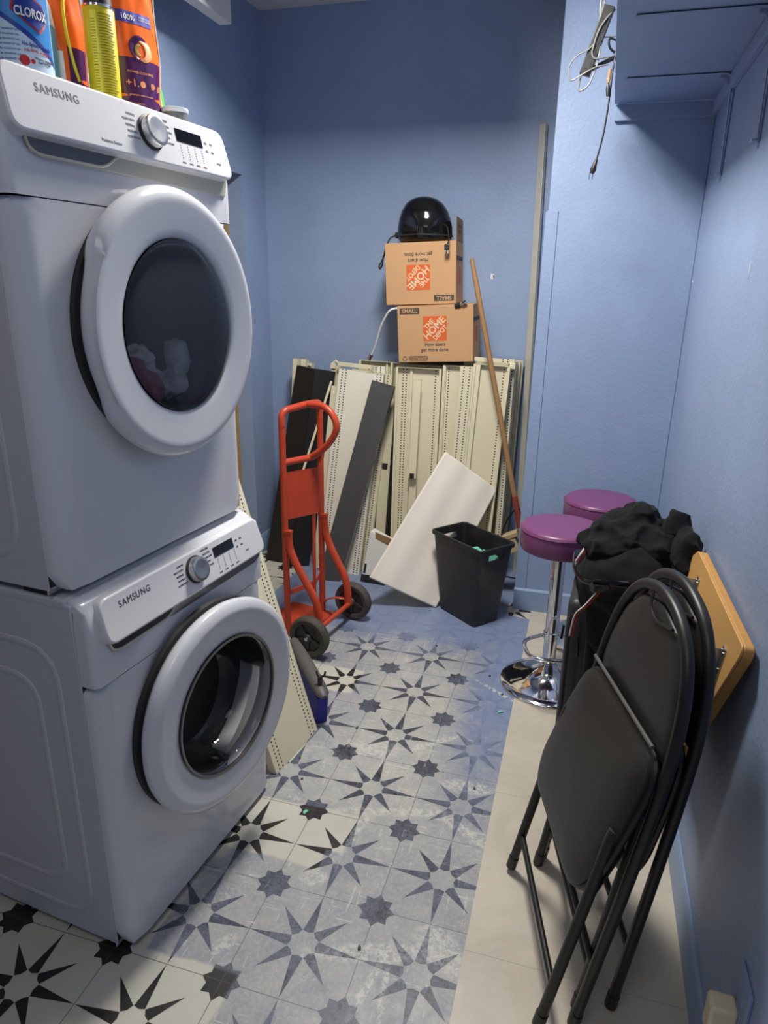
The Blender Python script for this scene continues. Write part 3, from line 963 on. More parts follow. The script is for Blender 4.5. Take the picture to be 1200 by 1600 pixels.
# teal bottle behind the bleach
t = thing('detergent_bottle', 'pale teal bottle with pinkish red cap behind the bleach', 'bottle', (-0.945, -0.432, ZT), 0)
obj('bottle_body', MB().lathe([(0.042, 0), (0.046, 0.01), (0.046, 0.15), (0.04, 0.19), (0.03, 0.215), (0.026, 0.225)]), M['teal'], t)
obj('bottle_shoulder', MB().lathe([(0.0465, 0.150), (0.0412, 0.190), (0.031, 0.216)]), M['lblwhite'], t)
obj('bottle_cap', MB().lathe([(0.031, 0.222), (0.031, 0.27), (0.026, 0.275), (0, 0.275)]), M['pinkcap'], t)

# pouches
def pouch(label, loc, rz, W_, H_, kindp):
    t = thing('detergent_pouch', label, 'pouch', loc, rz, None)
    n, m_ = 22, 30
    def D_(u, v):
        return 0.034 * (1 - abs(u) ** 2.4) * (1 - 0.80 * v ** 1.6) + 0.003 * noise.noise(Vector((u * 3, v * 4, kindp)))
    def edge(v): return 1.0 - 0.05 * math.sin(v * 9) * (v > .2)
    def pt(u, v, s_): return Vector((s_ * D_(u, v), u * W_ / 2 * (edge(v) if abs(u) > .5 else 1), v * H_))
    def sheet(s_, v0, v1, off=0.0, u0=-1, u1=1):
        mb = MB()
        g = [[mb.bm.verts.new(pt(u0 + (u1 - u0) * i / n, v0 + (v1 - v0) * j / m_, s_) + Vector((off * s_, 0, 0))) for i in range(n + 1)] for j in range(m_ + 1)]
        for j in range(m_):
            for i in range(n):
                mb.bm.faces.new([g[j][i], g[j][i + 1], g[j + 1][i + 1], g[j + 1][i]])
        return mb
    a = sheet(1, 0, 1); b_ = sheet(-1, 0, 1)
    me = bpy.data.meshes.new('x'); b_.bm.to_mesh(me); a.bm.from_mesh(me); bpy.data.meshes.remove(me); b_.bm.free()
    obj('pouch_film', a, M['lblorange'], t, ang=80)
    mb = MB()
    e = [pt(1, v / 20, 1) for v in range(21)]
    mb.tube([(0, p.y + 0.001, p.z) for p in e], 0.0022, 6)
    obj('sealed_edge', mb, M['lblwhite'], t)
    return t, sheet, pt
t, sheet, pt = pouch('orange and purple detergent pouch standing right of the spray can', (-0.865, -0.190, ZT), R(-28), 0.125, 0.300, 1.0)
obj('purple_print', sheet(1, 0.03, 0.48, 0.0006, -0.93, 0.93), M['lblpurple'], t, ang=80)
obj('blue_banner', sheet(1, 0.72, 0.80, 0.0008, -0.80, 0.72), M['lblblue'], t, ang=80)
def flat_txt(items, m, parent, name, W_=0.125, H_=0.300):
    mb = text_bm([(s_, sz, (0, u * W_ / 2, v * H_), (0, 1, 0), (0, 0, 1), bo) for s_, sz, u, v, bo in items])
    for q in mb.bm.verts:
        u = max(-1, min(1, q.co.y / (W_ / 2))); v = max(0, min(1, q.co.z / H_))
        q.co.x = pt(u, v, 1).x + 0.0014 + q.co.x * 0.3
    return obj(name, mb, m, parent)
flat_txt([('100%', 0.016, -0.28, 0.757, 0.015), ('DISSOLVES IN\nCOLD WATER', 0.005, 0.42, 0.765, 0)], M['lblwhite'], t, 'lettering')
flat_txt([('+1.', 0.022, -0.38, 0.30, 0.01), ('detergent stain remover', 0.006, -0.05, 0.22, 0), ('color protector', 0.006, -0.3, 0.16, 0), ('PACS', 0.007, -0.4, 0.12, 0), ('16', 0.012, 0.75, 0.11, 0.01), ('POWER CLEANING', 0.0075, 0.0, 0.38, 0)], M['peach'], t, 'fine_print')
mb = MB()
def onp(uc, vc, du, dv, n_=20, a0=0, a1=2 * PI, W_=0.125, H_=0.235, rad=0.004):
    pts = []
    for k in range(n_ + 1):
        a = a0 + (a1 - a0) * k / n_
        u = uc + du * math.cos(a); v = vc + dv * math.sin(a)
        p = pt(u, v, 1); p.x += 0.0012
        pts.append(p)
    return pts
p1 = onp(0.08, 0.545, 0.34, 0.075, a0=0.4, a1=4.4)
obj('swirl_purple', MB().tube(p1, [0.002 + 0.007 * math.sin(PI * k / 20) for k in range(21)], 6, flat=(0.3, 1)), M['lblpurple'], t)
p1 = onp(0.12, 0.54, 0.30, 0.065, a0=-1.8, a1=1.8)
obj('swirl_peach', MB().tube(p1, [0.002 + 0.008 * math.sin(PI * k / 20) for k in range(21)], 6, flat=(0.3, 1)), M['peach'], t)
p1 = onp(0.05, 0.54, 0.14, 0.035, a0=1.2, a1=5.0)
obj('swirl_green', MB().tube(p1, [0.001 + 0.004 * math.sin(PI * k / 20) for k in range(21)], 6, flat=(0.3, 1)), M['olive'], t)
mb = MB()
for u in (0.02, 0.42, 0.78):
    c_ = pt(u, 0.30, 1); c_.x += 0.0014
    vs = [mb.bm.verts.new(c_ + Vector((0, 0.007 * math.cos(k * PI / 8), 0.007 * math.sin(k * PI / 8)))) for k in range(16)]
    mb.bm.faces.new(vs)
obj('round_icons', mb, M['peach'], t)

t, sheet, pt = pouch('orange detergent pouch with a yellow handle print, between bleach and spray can', (-0.925, -0.365, ZT), R(-35), 0.095, 0.300, 2.0)
obj('purple_print', sheet(1, 0.02, 0.42, 0.0006, 0.0, 0.93), M['lblpurple'], t, ang=80)
obj('pale_print', sheet(1, 0.02, 0.38, 0.0008, -0.85, -0.2), M['lblwhite'], t, ang=80)
p1 = [pt(u, v, 1) + Vector((0.0015, 0, 0)) for u, v in ((0.6, 0.80), (0.25, 0.78), (0.05, 0.68), (0.05, 0.5), (0.2, 0.32), (0.4, 0.2))]
obj('yellow_handle_print', MB().tube(arc(p1, 0.02), 0.0035, 6), M['yellow2'], t)
flat_txt([('PACS', 0.008, -0.1, 0.9, 0)], M['peach'], t, 'lettering', 0.095)

# green bottle and grey lid
t = thing('green_bottle', 'green plastic bottle half hidden behind the orange and purple pouch', 'bottle', (-0.872, -0.112, ZT), 0)
obj('bottle_body', MB().lathe([(0.022, 0), (0.027, 0.006), (0.028, 0.05), (0.025, 0.09), (0.018, 0.125), (0.011, 0.145)]), M['green'], t)
obj('bottle_cap', MB().lathe([(0.013, 0.143), (0.013, 0.165), (0, 0.166)]), M['green'], t)
t = thing('measuring_cup', 'small round grey cap lying at the far end of the dryer top', 'cap', (-0.806, -0.122, ZT), 0)
obj('cup_wall', MB().lathe([(0.026, 0), (0.030, 0.002), (0.031, 0.052), (0.029, 0.054), (0.027, 0.05)]), M['greycap'], t)
obj('cup_rim', MB().lathe([(0.0315, 0.044), (0.033, 0.046), (0.033, 0.054), (0.030, 0.055)]), M['bleachwhite'], t)

# ------------------------------------------------------------------ shelving panels leaning on the back wall
def frame_from(base, top, yaw_x):
    """local z runs base->top, local x as close as possible to yaw_x"""
    z = (Vector(top) - Vector(base)).normalized()
    x = Vector(yaw_x)
    x = (x - z * x.dot(z)).normalized()
    y = z.cross(x)
    return Matrix(((x.x, y.x, z.x, base[0]), (x.y, y.y, z.y, base[1]), (x.z, y.z, z.z, base[2]), (0, 0, 0, 1)))

def thing_m(name, label, cat, mx, group=None):
    e = thing(name, label, cat, (0, 0, 0), 0, group)
    e.location = mx.translation
    e.rotation_euler = mx.to_euler()
    return e

def shelf_panel(label, base, top, width, mcol, rows=(), depth=0.03, style='tray', yaw=(1, 0, 0), ribs=(), group=None, name='shelf_panel', pitch=0.015):
    L = (Vector(top) - Vector(base)).length
    mx = frame_from(base, top, yaw)
    t = thing_m(name, label, 'shelf panel', mx, group)
    m = perf('perforated ' + name, mcol, rows, pitch) if rows else (mcol if isinstance(mcol, bpy.types.Material) else mat(name + ' paint', mcol, 0.4))
    flat = M['cream'] if not isinstance(mcol, bpy.types.Material) else mcol
    w2 = width / 2
    if style == 'tray':      # open side to the viewer: lips stand forward (-y)
        obj('face_plate', MB().box(-w2, w2, 0, 0.0015, 0, L), m, t)
        for sx in (-1, 1):
            x0, x1 = sorted((sx * w2, sx * (w2 - 0.0018)))
            a0, a1 = sorted((sx * w2, sx * (w2 - 0.012)))
            obj('side_lip', MB().box(x0, x1, -depth, 0, 0, L).box(a0, a1, -depth - 0.0015, -depth, 0, L), flat, t)
        obj('end_lip', MB().box(-w2, w2, -depth * 0.8, 0, L - 0.002, L), flat, t)
    else:                    # smooth side to the viewer, lips folded backwards
        obj('face_plate', MB().box(-w2, w2, 0, 0.0015, 0, L), m, t, bevel=0.0006)
        mb = MB()
        for sx in (-1, 1):
            x0, x1 = sorted((sx * w2, sx * (w2 - 0.0018)))
            mb.box(x0, x1, 0, depth, 0, L)
        mb.box(-w2, w2, 0, depth, 0, 0.002).box(-w2, w2, 0, depth, L - 0.002, L)
        obj('folded_lip', mb, flat, t)
    for rx, rw, rd in ribs:
        obj('rib', MB().box(rx - rw / 2, rx + rw / 2, -rd, 0, 0, L - 0.004), flat, t, bevel=0.002)
    return t

C1 = srgb(226, 219, 192); C2 = srgb(214, 208, 178); CW = srgb(240, 236, 222)
GS = 'shelving panels leaning on the back wall'
# right hand group, front row
shelf_panel('cream shelf panel under the cartons, left end of the upright row, with double hole rows', (-0.615, 1.775, 0), (-0.613, 1.83, 1.205), 0.250, C1, (-0.092, -0.074, 0.088), 0.034, 'tray', ribs=((-0.045, 0.014, 0.012), (0.115, 0.010, 0.018)), group=GS)
shelf_panel('cream shelf panel in the middle of the upright row, behind the foam top corner', (-0.405, 1.785, 0), (-0.400, 1.835, 1.225), 0.165, C1, (-0.055,), 0.028, 'tray', ribs=((-0.071, 0.008, 0.02),), group=GS)
shelf_panel('slightly tilted cream strip panel with two hole rows, left of the plain wide panel', (-0.40, 1.73, 0), (-0.352, 1.785, 1.228), 0.070, C1, (-0.013, 0.018), 0.020, 'flat', group=GS)
shelf_panel('wide plain cream panel at the right end, behind the broom handle', (-0.275, 1.765, 0), (-0.222, 1.822, 1.238), 0.190, C1, (0.062,), 0.030, 'tray', ribs=((-0.075, 0.030, 0.024), (0.083, 0.012, 0.018)), group=GS)
shelf_panel('perforated cream panel at the far right edge of the row, turned side on', (-0.135, 1.80, 0), (-0.128, 1.86, 1.250), 0.034, C1, (0.004,), 0.12, 'flat', group=GS)
# cover strip in front of the first panel
t = shelf_panel('short narrow cream cover strip hanging in front of the perforated panels', (-0.618, 1.735, 0.61), (-0.612, 1.765, 1.15), 0.044, C1, (), 0.010, 'flat', name='cover_strip')
obj('end_notch', MB().box(-0.014, 0.012, -0.002, 0, -0.001, 0.028), M['dark_gap'], t)
shelf_panel('lower narrow cream strip under the cover strip', (-0.626, 1.74, 0.0), (-0.618, 1.765, 0.60), 0.040, C1, (), 0.008, 'flat', name='cover_strip')
# rows behind, tops carry the cartons
for i in range(4):
    shelf_panel('cream panel stacked behind the upright row, only its top edge showing under the cartons', (-0.60 + 0.01 * i, 1.875 + i * 0.045, 0), (-0.59 + 0.01 * i, 1.905 + i * 0.045, 1.213), 0.29, C2, (), 0.03, 'flat', group='panels behind the upright row')
for i in range(4):
    shelf_panel('cream panel stacked behind the wide plain panel, only its top edge showing', (-0.27 + 0.01 * i, 1.885 + i * 0.042, 0), (-0.255 + 0.012 * i, 1.912 + i * 0.042, 1.246), 0.27, C2, (), 0.03, 'flat', group='panels behind the wide plain panel')
# top brace
t = thing('shelf_bracket', 'flat cream bracket lying along the top of the right hand panels', 'bracket', (-0.22, 1.83, 1.252), 0)
obj('arm', MB().box(-0.10, 0.11, -0.012, 0.012, 0.0, 0.020, Matrix.Rotation(R(1.5), 4, 'Y')), perf('bracket metal', C1, (0.05, 0.075), 0.012), t, bevel=0.001)
obj('lip', MB().box(-0.10, 0.11, 0.012, 0.05, 0.0, 0.003), M['cream'], t)
obj('hook', MB().box(0.085, 0.115, -0.015, 0.02, -0.03, 0.0), M['cream'], t, bevel=0.002)

# left hand group
shelf_panel('bright white perforated shelf panel leaning left of the charcoal one', (-1.045, 1.70, 0.0), (-0.942, 1.815, 1.170), 0.262, CW, (-0.108, -0.086, 0.094, 0.114), 0.028, 'flat', yaw=(1, 0.02, 0))
shelf_panel('perforated cream shelf panel behind the bright white one', (-1.00, 1.775, 0.0), (-0.90, 1.885, 1.165), 0.24, C1, (-0.09, 0.075, 0.095), 0.028, 'flat')
shelf_panel('charcoal grey shelf leaning steeply to the right in front of the white one', (-1.055, 1.572, 0.0), (-0.800, 1.765, 1.120), 0.128, M['greypaint'], (), 0.036, 'flat', yaw=(1, 0.1, 0))
shelf_panel('black shelf leaning left of the hand truck, its broad face to the room', (-1.455, 1.735, 0.0), (-1.275, 1.865, 1.170), 0.150, M['blackpaint'], (), 0.05, 'flat', yaw=(1, -0.05, 0))
shelf_panel('black shelf folded against the right side of the other black shelf', (-1.300, 1.715, 0.0), (-1.175, 1.870, 1.160), 0.120, M['blackpaint'], (), 0.05, 'flat', yaw=(1, 0.45, 0))
for i, (x, y, w_, z_) in enumerate(((-1.395, 1.955, 0.030, 1.210), (-1.355, 1.985, 0.035, 1.205), (-1.300, 1.94, 0.030, 1.190))):
    lb = ('outermost thin cream channel at the left end, beside the black shelves', 'second thin cream channel from the left end, behind the black shelves', 'third thin cream channel from the left end, with a bolt hole at its top')[i]
    t = shelf_panel(lb, (x - 0.035, y - 0.12, 0), (x, y, z_), w_, C1, (), 0.045, 'flat', name='upright_channel')
    if i == 2:
        obj('bolt', MB().lathe([(0.012, -0.003), (0.012, 0.0)], c=(0, 0, 1.17), axis='y', seg=20), M['grey_strip'], t)
t = shelf_panel('cream upright post with one row of slots, right of the black shelves', (-1.215, 1.85, 0), (-1.135, 1.94, 1.180), 0.050, C2, (-0.012,), 0.03, 'flat', name='upright_channel')
obj('top_hook', MB().box(-0.030, 0.0, -0.01, 0.015, 1.17, 1.20).tube([(-0.02, 0, 1.20), (-0.005, 0, 1.215), (0.01, 0, 1.205)], 0.006, 8), M['cream'], t)
shelf_panel('plain cream upright post beside the slotted post', (-1.165, 1.86, 0), (-1.085, 1.95, 1.150), 0.036, C1, (), 0.03, 'flat', name='upright_channel')
t = thing('shelf_bracket', 'white slanted bracket lying across the tops of the left hand panels', 'bracket', (-1.0, 1.90, 1.180), 0)
obj('arm', MB().box(-0.11, 0.12, -0.004, 0.004, 0.0, 0.022, Matrix.Rotation(R(3), 4, 'Y')), M['cream'], t, bevel=0.001)
obj('plate', MB().box(0.10, 0.17, -0.006, 0.0, -0.03, 0.015), perf('bracket plate', CW, (0.12, 0.145), 0.012), t)
shelf_panel('cream panel standing against the wall behind the charcoal shelf, left one', (-0.93, 1.95, 0), (-0.905, 2.0, 1.212), 0.20, C2, (-0.05, 0.08), 0.03, 'tray')
shelf_panel('cream panel standing against the wall behind the charcoal shelf, right one', (-0.80, 1.97, 0), (-0.785, 2.02, 1.205), 0.13, C2, (0.03,), 0.03, 'tray')
# channel with a black square slot in the gap right of the charcoal shelf
t = shelf_panel('cream channel with a black square slot, between charcoal shelf and upright row', (-0.828, 1.79, 0.0), (-0.795, 1.885, 1.02), 0.058, C2, (), 0.02, 'flat', name='upright_channel')
obj('slot', MB().box(-0.016, 0.016, -0.002, 0, 0.62, 0.655), M['dark_gap'], t)
shelf_panel('narrow dark panel in the gap between charcoal shelf and slotted channel', (-0.885, 1.80, 0.0), (-0.83, 1.90, 1.0), 0.045, M['blackpaint'], (), 0.03, 'flat')
shelf_panel('narrow dark panel in the gap right of the slotted channel', (-0.775, 1.81, 0.0), (-0.76, 1.86, 0.75), 0.03, M['blackpaint'], (), 0.03, 'flat')
t = thing_m('thin_rod', 'thin white slanted strip lying across the black shelves', 'strip', frame_from((-1.262, 1.70, 0.58), (-1.115, 1.815, 1.115), (1, 0, 0)))
obj('strip', MB().box(-0.006, 0.006, -0.003, 0.003, 0, 0.56), M['cream'], t)
shelf_panel('narrow cream perforated shelf behind the hand truck, foot near the charcoal shelf', (-1.185, 1.72, 0.0), (-1.095, 1.83, 1.08), 0.06, C1, (0.018,), 0.02, 'flat')

# carton with open flap by the foam
t = thing('small_carton', 'narrow white printed carton, open on top, between charcoal shelf and foam board', 'carton', (-0.805, 1.625, 0), R(-6))
obj('carton_body', MB().hexa([(-0.07, -0.012, 0.002), (0.075, -0.012, 0.002), (0.075, 0.075, 0.002), (-0.07, 0.075, 0.002)], [(-0.03, 0.03, 0.30), (0.095, 0.03, 0.25), (0.095, 0.09, 0.25), (-0.03, 0.09, 0.30)]), M['lblwhite'], t, bevel=0.001)
obj('bottom_band', MB().hexa([(-0.072, -0.014, 0.001), (0.077, -0.014, 0.001), (0.077, 0.07, 0.001), (-0.072, 0.07, 0.001)], [(-0.068, -0.008, 0.045), (0.078, -0.008, 0.045), (0.078, 0.07, 0.045), (-0.068, 0.07, 0.045)]), M['blackmat'], t)
obj('flap', MB().hexa([(0.005, 0.026, 0.245), (0.10, 0.026, 0.20), (0.10, 0.030, 0.20), (0.005, 0.030, 0.245)], [(0.0, 0.028, 0.30), (0.095, 0.028, 0.275), (0.095, 0.032, 0.275), (0.0, 0.032, 0.30)]), M['cardboard_dark'], t)
obj('label_print', MB().hexa([(-0.058, -0.0065, 0.055), (-0.045, -0.0065, 0.055), (-0.045, -0.004, 0.055), (-0.058, -0.004, 0.055)], [(-0.052, 0.0015, 0.11), (-0.039, 0.0015, 0.11), (-0.039, 0.004, 0.11), (-0.052, 0.004, 0.11)]), M['blackmat'], t)

# foam board
th_ = 0.020
fc = [(-0.722, 1.290, 0.182), (-0.385, 1.413, 0.002), (-0.145, 1.762, 0.583), (-0.422, 1.680, 0.792)]
t = thing('foam_board', 'white foam sheet leaning on the shelving behind the black bin', 'foam board', (-0.385, 1.411, 0))
nv = (Vector(fc[1]) - Vector(fc[0])).cross(Vector(fc[3]) - Vector(fc[0])).normalized()
if nv.y < 0: nv = -nv
n_ = 14
mb = MB()
def fpt(u, v, d):
    a = Vector(fc[0]).lerp(Vector(fc[1]), u); b_ = Vector(fc[3]).lerp(Vector(fc[2]), u)
    return a.lerp(b_, v) + nv * (d + 0.0035 * math.sin(u * 14 + 1) + 0.006 * math.sin(v * 2.6))
front_ = [[mb.bm.verts.new(fpt(i / n_, j / n_, 0)) for i in range(n_ + 1)] for j in range(n_ + 1)]
back_ = [[mb.bm.verts.new(fpt(i / n_, j / n_, th_)) for i in range(n_ + 1)] for j in range(n_ + 1)]
for g in (front_, back_):
    for j in range(n_):
        for i in range(n_):
            mb.bm.faces.new([g[j][i], g[j][i + 1], g[j + 1][i + 1], g[j + 1][i]])
for k in range(n_):
    for a, b_ in ((front_[0][k], front_[0][k + 1]), (front_[n_][k], front_[n_][k + 1]), (front_[k][0], front_[k + 1][0]), (front_[k][n_], front_[k + 1][n_])):
        pass
def side(gf, gb, seq):
    for (a, b_) in zip(seq, seq[1:]):
        mb.bm.faces.new([gf[a[0]][a[1]], gf[b_[0]][b_[1]], gb[b_[0]][b_[1]], gb[a[0]][a[1]]])
rng = range(n_ + 1)
side(front_, back_, [(0, i) for i in rng]); side(front_, back_, [(n_, i) for i in rng])
side(front_, back_, [(i, 0) for i in rng]); side(front_, back_, [(i, n_) for i in rng])
obj('foam_sheet', mb, M['foam'], t, world=True, bevel=0.008, seg=3)

# ------------------------------------------------------------------ moving cartons
def carton(label, mx, W_, D_, H_, upside, flap=False):
    t = thing_m('moving_box', label, 'box', mx)
    mb = MB()
    e = 0.003
    mb.box(0, W_, 0, D_, 0, H_)
    obj('box_body', mb, M['cardboard'], t, bevel=0.003, seg=2)
    obj('box_seam', MB().box(W_ - 0.002, W_ + 0.0008, 0.006, 0.009, 0.004, H_ - 0.004).box(0.002, W_ - 0.002, D_ / 2 - 0.001, D_ / 2 + 0.001, H_ - 0.001, H_ + 0.0006), M['cardboard_dark'], t)
    s_ = -1 if upside else 1
    def Q(u, v): # u right, v up in print space, -> local, front face
        return Vector((W_ * (u if not upside else 1 - u), -0.0007, H_ * (v if not upside else 1 - v)))
    X = Vector((s_, 0, 0)); U = Vector((0, 0, s_))
    c_ = Q(0.50, 0.595) if not upside else Q(0.53, 0.56)
    hs = 0.062
    obj('logo_square', MB().box(c_.x - hs, c_.x + hs, -0.0006, 0.0004, c_.z - hs, c_.z + hs), M['orange'], t)
    d1 = (X + U).normalized(); d2 = (U - X).normalized()
    lg = text_bm([('THE', 0.034, c_ + d2 * 0.036 - d1 * 0.006 + Vector((0, -0.0008, 0)), d1, d2, 0.03, 'CENTER', 0.95),
                  ('HOME', 0.050, c_ + d2 * 0.002 + Vector((0, -0.0008, 0)), d1, d2, 0.03, 'CENTER', 1.0),
                  ('DEPOT', 0.034, c_ - d2 * 0.036 + d1 * 0.004 + Vector((0, -0.0008, 0)), d1, d2, 0.03, 'CENTER', 0.85)])
    # keep the lettering inside the square
    for v in lg.bm.verts:
        v.co.x = max(c_.x - hs + .001, min(c_.x + hs - .001, v.co.x)); v.co.z = max(c_.z - hs + .001, min(c_.z + hs - .001, v.co.z))
    obj('logo_lettering', lg, mat('pale logo lettering', srgb(232, 196, 160), 0.7), t)
    q = Q(0.50, 0.27) if not upside else Q(0.53, 0.24)
    obj('slogan', text_bm([('How doers\nget more done.', 0.028, q + Vector((0, -0.0003, 0)), X, U, 0.008, 'CENTER', 0.85)]), M['boxink'], t)
    q = Q(0.165, 0.905) if not upside else Q(0.17, 0.90)
    obj('size_label', MB().box(q.x - 0.052, q.x + 0.052, -0.0007, 0, q.z - 0.015, q.z + 0.015), M['boxink'], t)
    obj('size_lettering', text_bm([('SMALL', 0.028, q + Vector((0, -0.0010, 0)), X, U, 0.02)]), M['cardboard'], t)
    if not upside:
        q = Q(0.09, 0.07)
        mb = MB()
        for k in range(3):
            a = PI / 2 + k * 2 * PI / 3
            p = [q + Vector((0.011 * math.cos(a + d), -0.0008, 0.011 * math.sin(a + d))) for d in (-0.75, 0.0, 0.75)]
            mb.tube(p, 0.0018, 4)
        mb.tube([q + Vector((0.028, 0, -0.012)), q + Vector((0.12, 0, -0.012)), q + Vector((0.12, 0, 0.012)), q + Vector((0.028, 0, 0.012))], 0.0009, 4, closed=True)
        obj('recycling_mark', mb, M['boxink'], t)
        obj('fine_print', text_bm([('PLEASE RECYCLE AFTER USE\nBOX MAKER CERTIFICATE', 0.0085, q + Vector((0.074, -0.0005, 0)), X, U)]), M['boxink'], t)
    # prints on the right side face
    mb = MB().box(W_, W_ + 0.0007, 0.02, D_ - 0.02, H_ * 0.70, H_ * 0.77)
    obj('side_band', mb, M['boxink'], t)
    obj('side_logo', MB().box(W_, W_ + 0.0007, D_ * 0.32, D_ * 0.62, H_ * 0.34, H_ * 0.60), M['orange'], t)
    if flap:
        obj('open_flap', MB().box(W_ - 0.003, W_, 0.02, D_ - 0.01, H_, H_ + 0.115, None), M['cardboard_dark'], t, bevel=0.0008)  # outside of the flap, its shade given by the darker cardboard
        obj('flap_print', text_bm([('SMALL BOX\n16 x 12 x 12', 0.026, (W_ + 0.0006, D_ * 0.5, H_ + 0.062), (0, 1, 0), (0, 0, 1), 0.01)]), M['boxink'], t)
    return t
def boxm(org, rz, roll):
    return Matrix.Translation(Vector(org)) @ Matrix.Rotation(R(rz), 4, 'Z') @ Matrix.Rotation(R(-roll), 4, 'Y')
carton('lower kraft moving carton resting on top of the shelving panels', boxm((-0.722, 1.785, 1.232), 2, 3.0), 0.400, 0.290, 0.290, False)
carton('upper kraft moving carton, printed upside down, with one flap standing up', boxm((-0.800, 1.80, 1.524), 3, 2.6), 0.370, 0.280, 0.305, True, True)

# hair dryer hood on the cartons
t = thing('hair_dryer_hood', 'glossy black dome shaped hood with cords on top of the upper carton', 'hair dryer', (-0.632, 1.925, 1.842), R(0))
pr = [(0.118, 0.0), (0.130, 0.012), (0.135, 0.035), (0.134, 0.07), (0.127, 0.11), (0.113, 0.15), (0.090, 0.186), (0.060, 0.208), (0.028, 0.218), (0, 0.220)]
prs = []
for i in range(len(pr) - 1):
    for k in range(3):
        u = k / 3
        prs.append((pr[i][0] * (1 - u) + pr[i + 1][0] * u, pr[i][1] * (1 - u) + pr[i + 1][1] * u))
prs.append(pr[-1])
mb = MB().lathe(prs, seg=56)
for v in mb.bm.verts:
    v.co.x += -0.015 * (v.co.z / 0.2) ** 2 * 0.5
    v.co.y *= 0.88
    v.co.x *= 1.07
hood = obj('dome', mb, M['blackgl'], t, ang=80)
mb = MB()
for k in range(11):
    a = R(-128 + k * 4.2)
    mb.box(-0.0012, 0.0012, -0.0015, 0.0015, -0.011, 0.011, Matrix.Translation((0.143 * math.cos(a), 0.1345 * 0.88 * math.sin(a), 0.058)) @ Matrix.Rotation(a, 4, 'Z'))
obj('vent', mb, M['blackmat'], t)
mb = MB()
pts = [(0.1455 * math.cos(a), 0.1365 * 0.88 * math.sin(a), 0.030) for a in [k * 2 * PI / 48 for k in range(48)]]
mb.tube(pts, 0.004, 6, closed=True)
obj('rim_band', mb, M['blackmat'], t)
obj('pivot_knob', MB().box(-0.155, -0.128, -0.03, 0.0, 0.018, 0.048), M['blackmat'], t, bevel=0.006)
mb = MB().tube(arc([(-0.145, -0.02, 0.035), (-0.175, -0.05, 0.020), (-0.19, -0.075, -0.03), (-0.20, -0.085, -0.085), (-0.218, -0.10, -0.12), (-0.215, -0.10, -0.14), (-0.200, -0.10, -0.12), (-0.195, -0.10, -0.07)], 0.02, 5), 0.0042, 8)
obj('cord', mb, M['cable'], t)
mb = MB().tube(arc([(0.100, -0.09, 0.085), (0.135, -0.115, 0.075), (0.150, -0.13, 0.045), (0.158, -0.145, 0.0), (0.150, -0.150, -0.02)], 0.02, 5), 0.0032, 8)
obj('power_cord', mb, M['cable'], t)
plug = obj('plug', MB().box(0.138, 0.162, -0.160, -0.140, -0.046, -0.016), M['blackmat'], t, bevel=0.004)
obj('plug_prong', MB().box(0.141, 0.144, -0.152, -0.147, -0.062, -0.046).box(0.155, 0.158, -0.152, -0.147, -0.062, -0.046), M['chrome'], plug)

# braided hose
t = thing('braided_hose', 'braided steel hose with a chrome nut hanging out left of the lower carton', 'hose', (-0.73, 1.80, 1.515))
hp = arc([(-0.66, 1.83, 1.512), (-0.725, 1.80, 1.513), (-0.775, 1.78, 1.505), (-0.818, 1.775, 1.43), (-0.838, 1.775, 1.36), (-0.855, 1.775, 1.30), (-0.873, 1.775, 1.265)], 0.05, 8)
obj('hose_braid', MB().tube(hp, 0.0062, 10), M['braid'], t, world=True)
obj('hose_nut', MB().tube([(-0.872, 1.775, 1.268), (-0.884, 1.775, 1.240)], 0.012, 6), M['chrome'], t, world=True)
t = thing('hose_fitting', 'small chrome hose fitting poking out at the right between the cartons', 'fitting', (-0.38, 1.80, 1.535))
obj('fitting_body', MB().tube([(-0.405, 1.795, 1.536), (-0.385, 1.785, 1.545), (-0.372, 1.785, 1.552)], 0.010, 6), M['chrome'], t, world=True)
obj('black_collar', MB().tube([(-0.43, 1.80, 1.528), (-0.405, 1.795, 1.536)], 0.014, 8), M['blackmat'], t, world=True)

# broom
t = thing('push_broom', 'wooden handled push broom standing between the panels and the pier', 'broom', (0.0, 1.76, 0.4))
ph0, ph1 = Vector((-0.350, 1.750, 1.757)), Vector((-0.008, 1.695, 0.42))
obj('handle', MB().tube([ph0.lerp(ph1, k / 12) for k in range(13)], [0.010] + [0.0135] * 12, 12), M['woodpole'], t, world=True)
obj('ferrule', MB().tube([ph0.lerp(ph1, 0.885), ph0.lerp(ph1, 1.01)], [0.015, 0.018], 12), M['redpaint'], t, world=True)
obj('brace', MB().tube(arc([(-0.012, 1.69, 0.51), (-0.045, 1.69, 0.50), (-0.085, 1.69, 0.42), (-0.10, 1.69, 0.345)], 0.03, 5), 0.005, 8), M['cable'], t, world=True)
hm = frame_from((-0.330, 1.695, 0.215), (0.0, 1.685, 0.385), (0, 0, -1))
obj('head_block', MB().box(-0.015, 0.015, -0.03, 0.03, 0.0, 0.355, hm), M['straw'], t, bevel=0.006, world=True)
obj('bristles', MB().hexa([hm @ Vector(p) for p in ((0.015, -0.026, -0.015), (0.015, 0.026, -0.015), (0.015, 0.026, 0.335), (0.015, -0.026, 0.335))], [hm @ Vector(p) for p in ((0.085, -0.034, -0.01), (0.085, 0.034, -0.01), (0.085, 0.034, 0.335), (0.085, -0.034, 0.335))]), M['straw'], t, world=True)

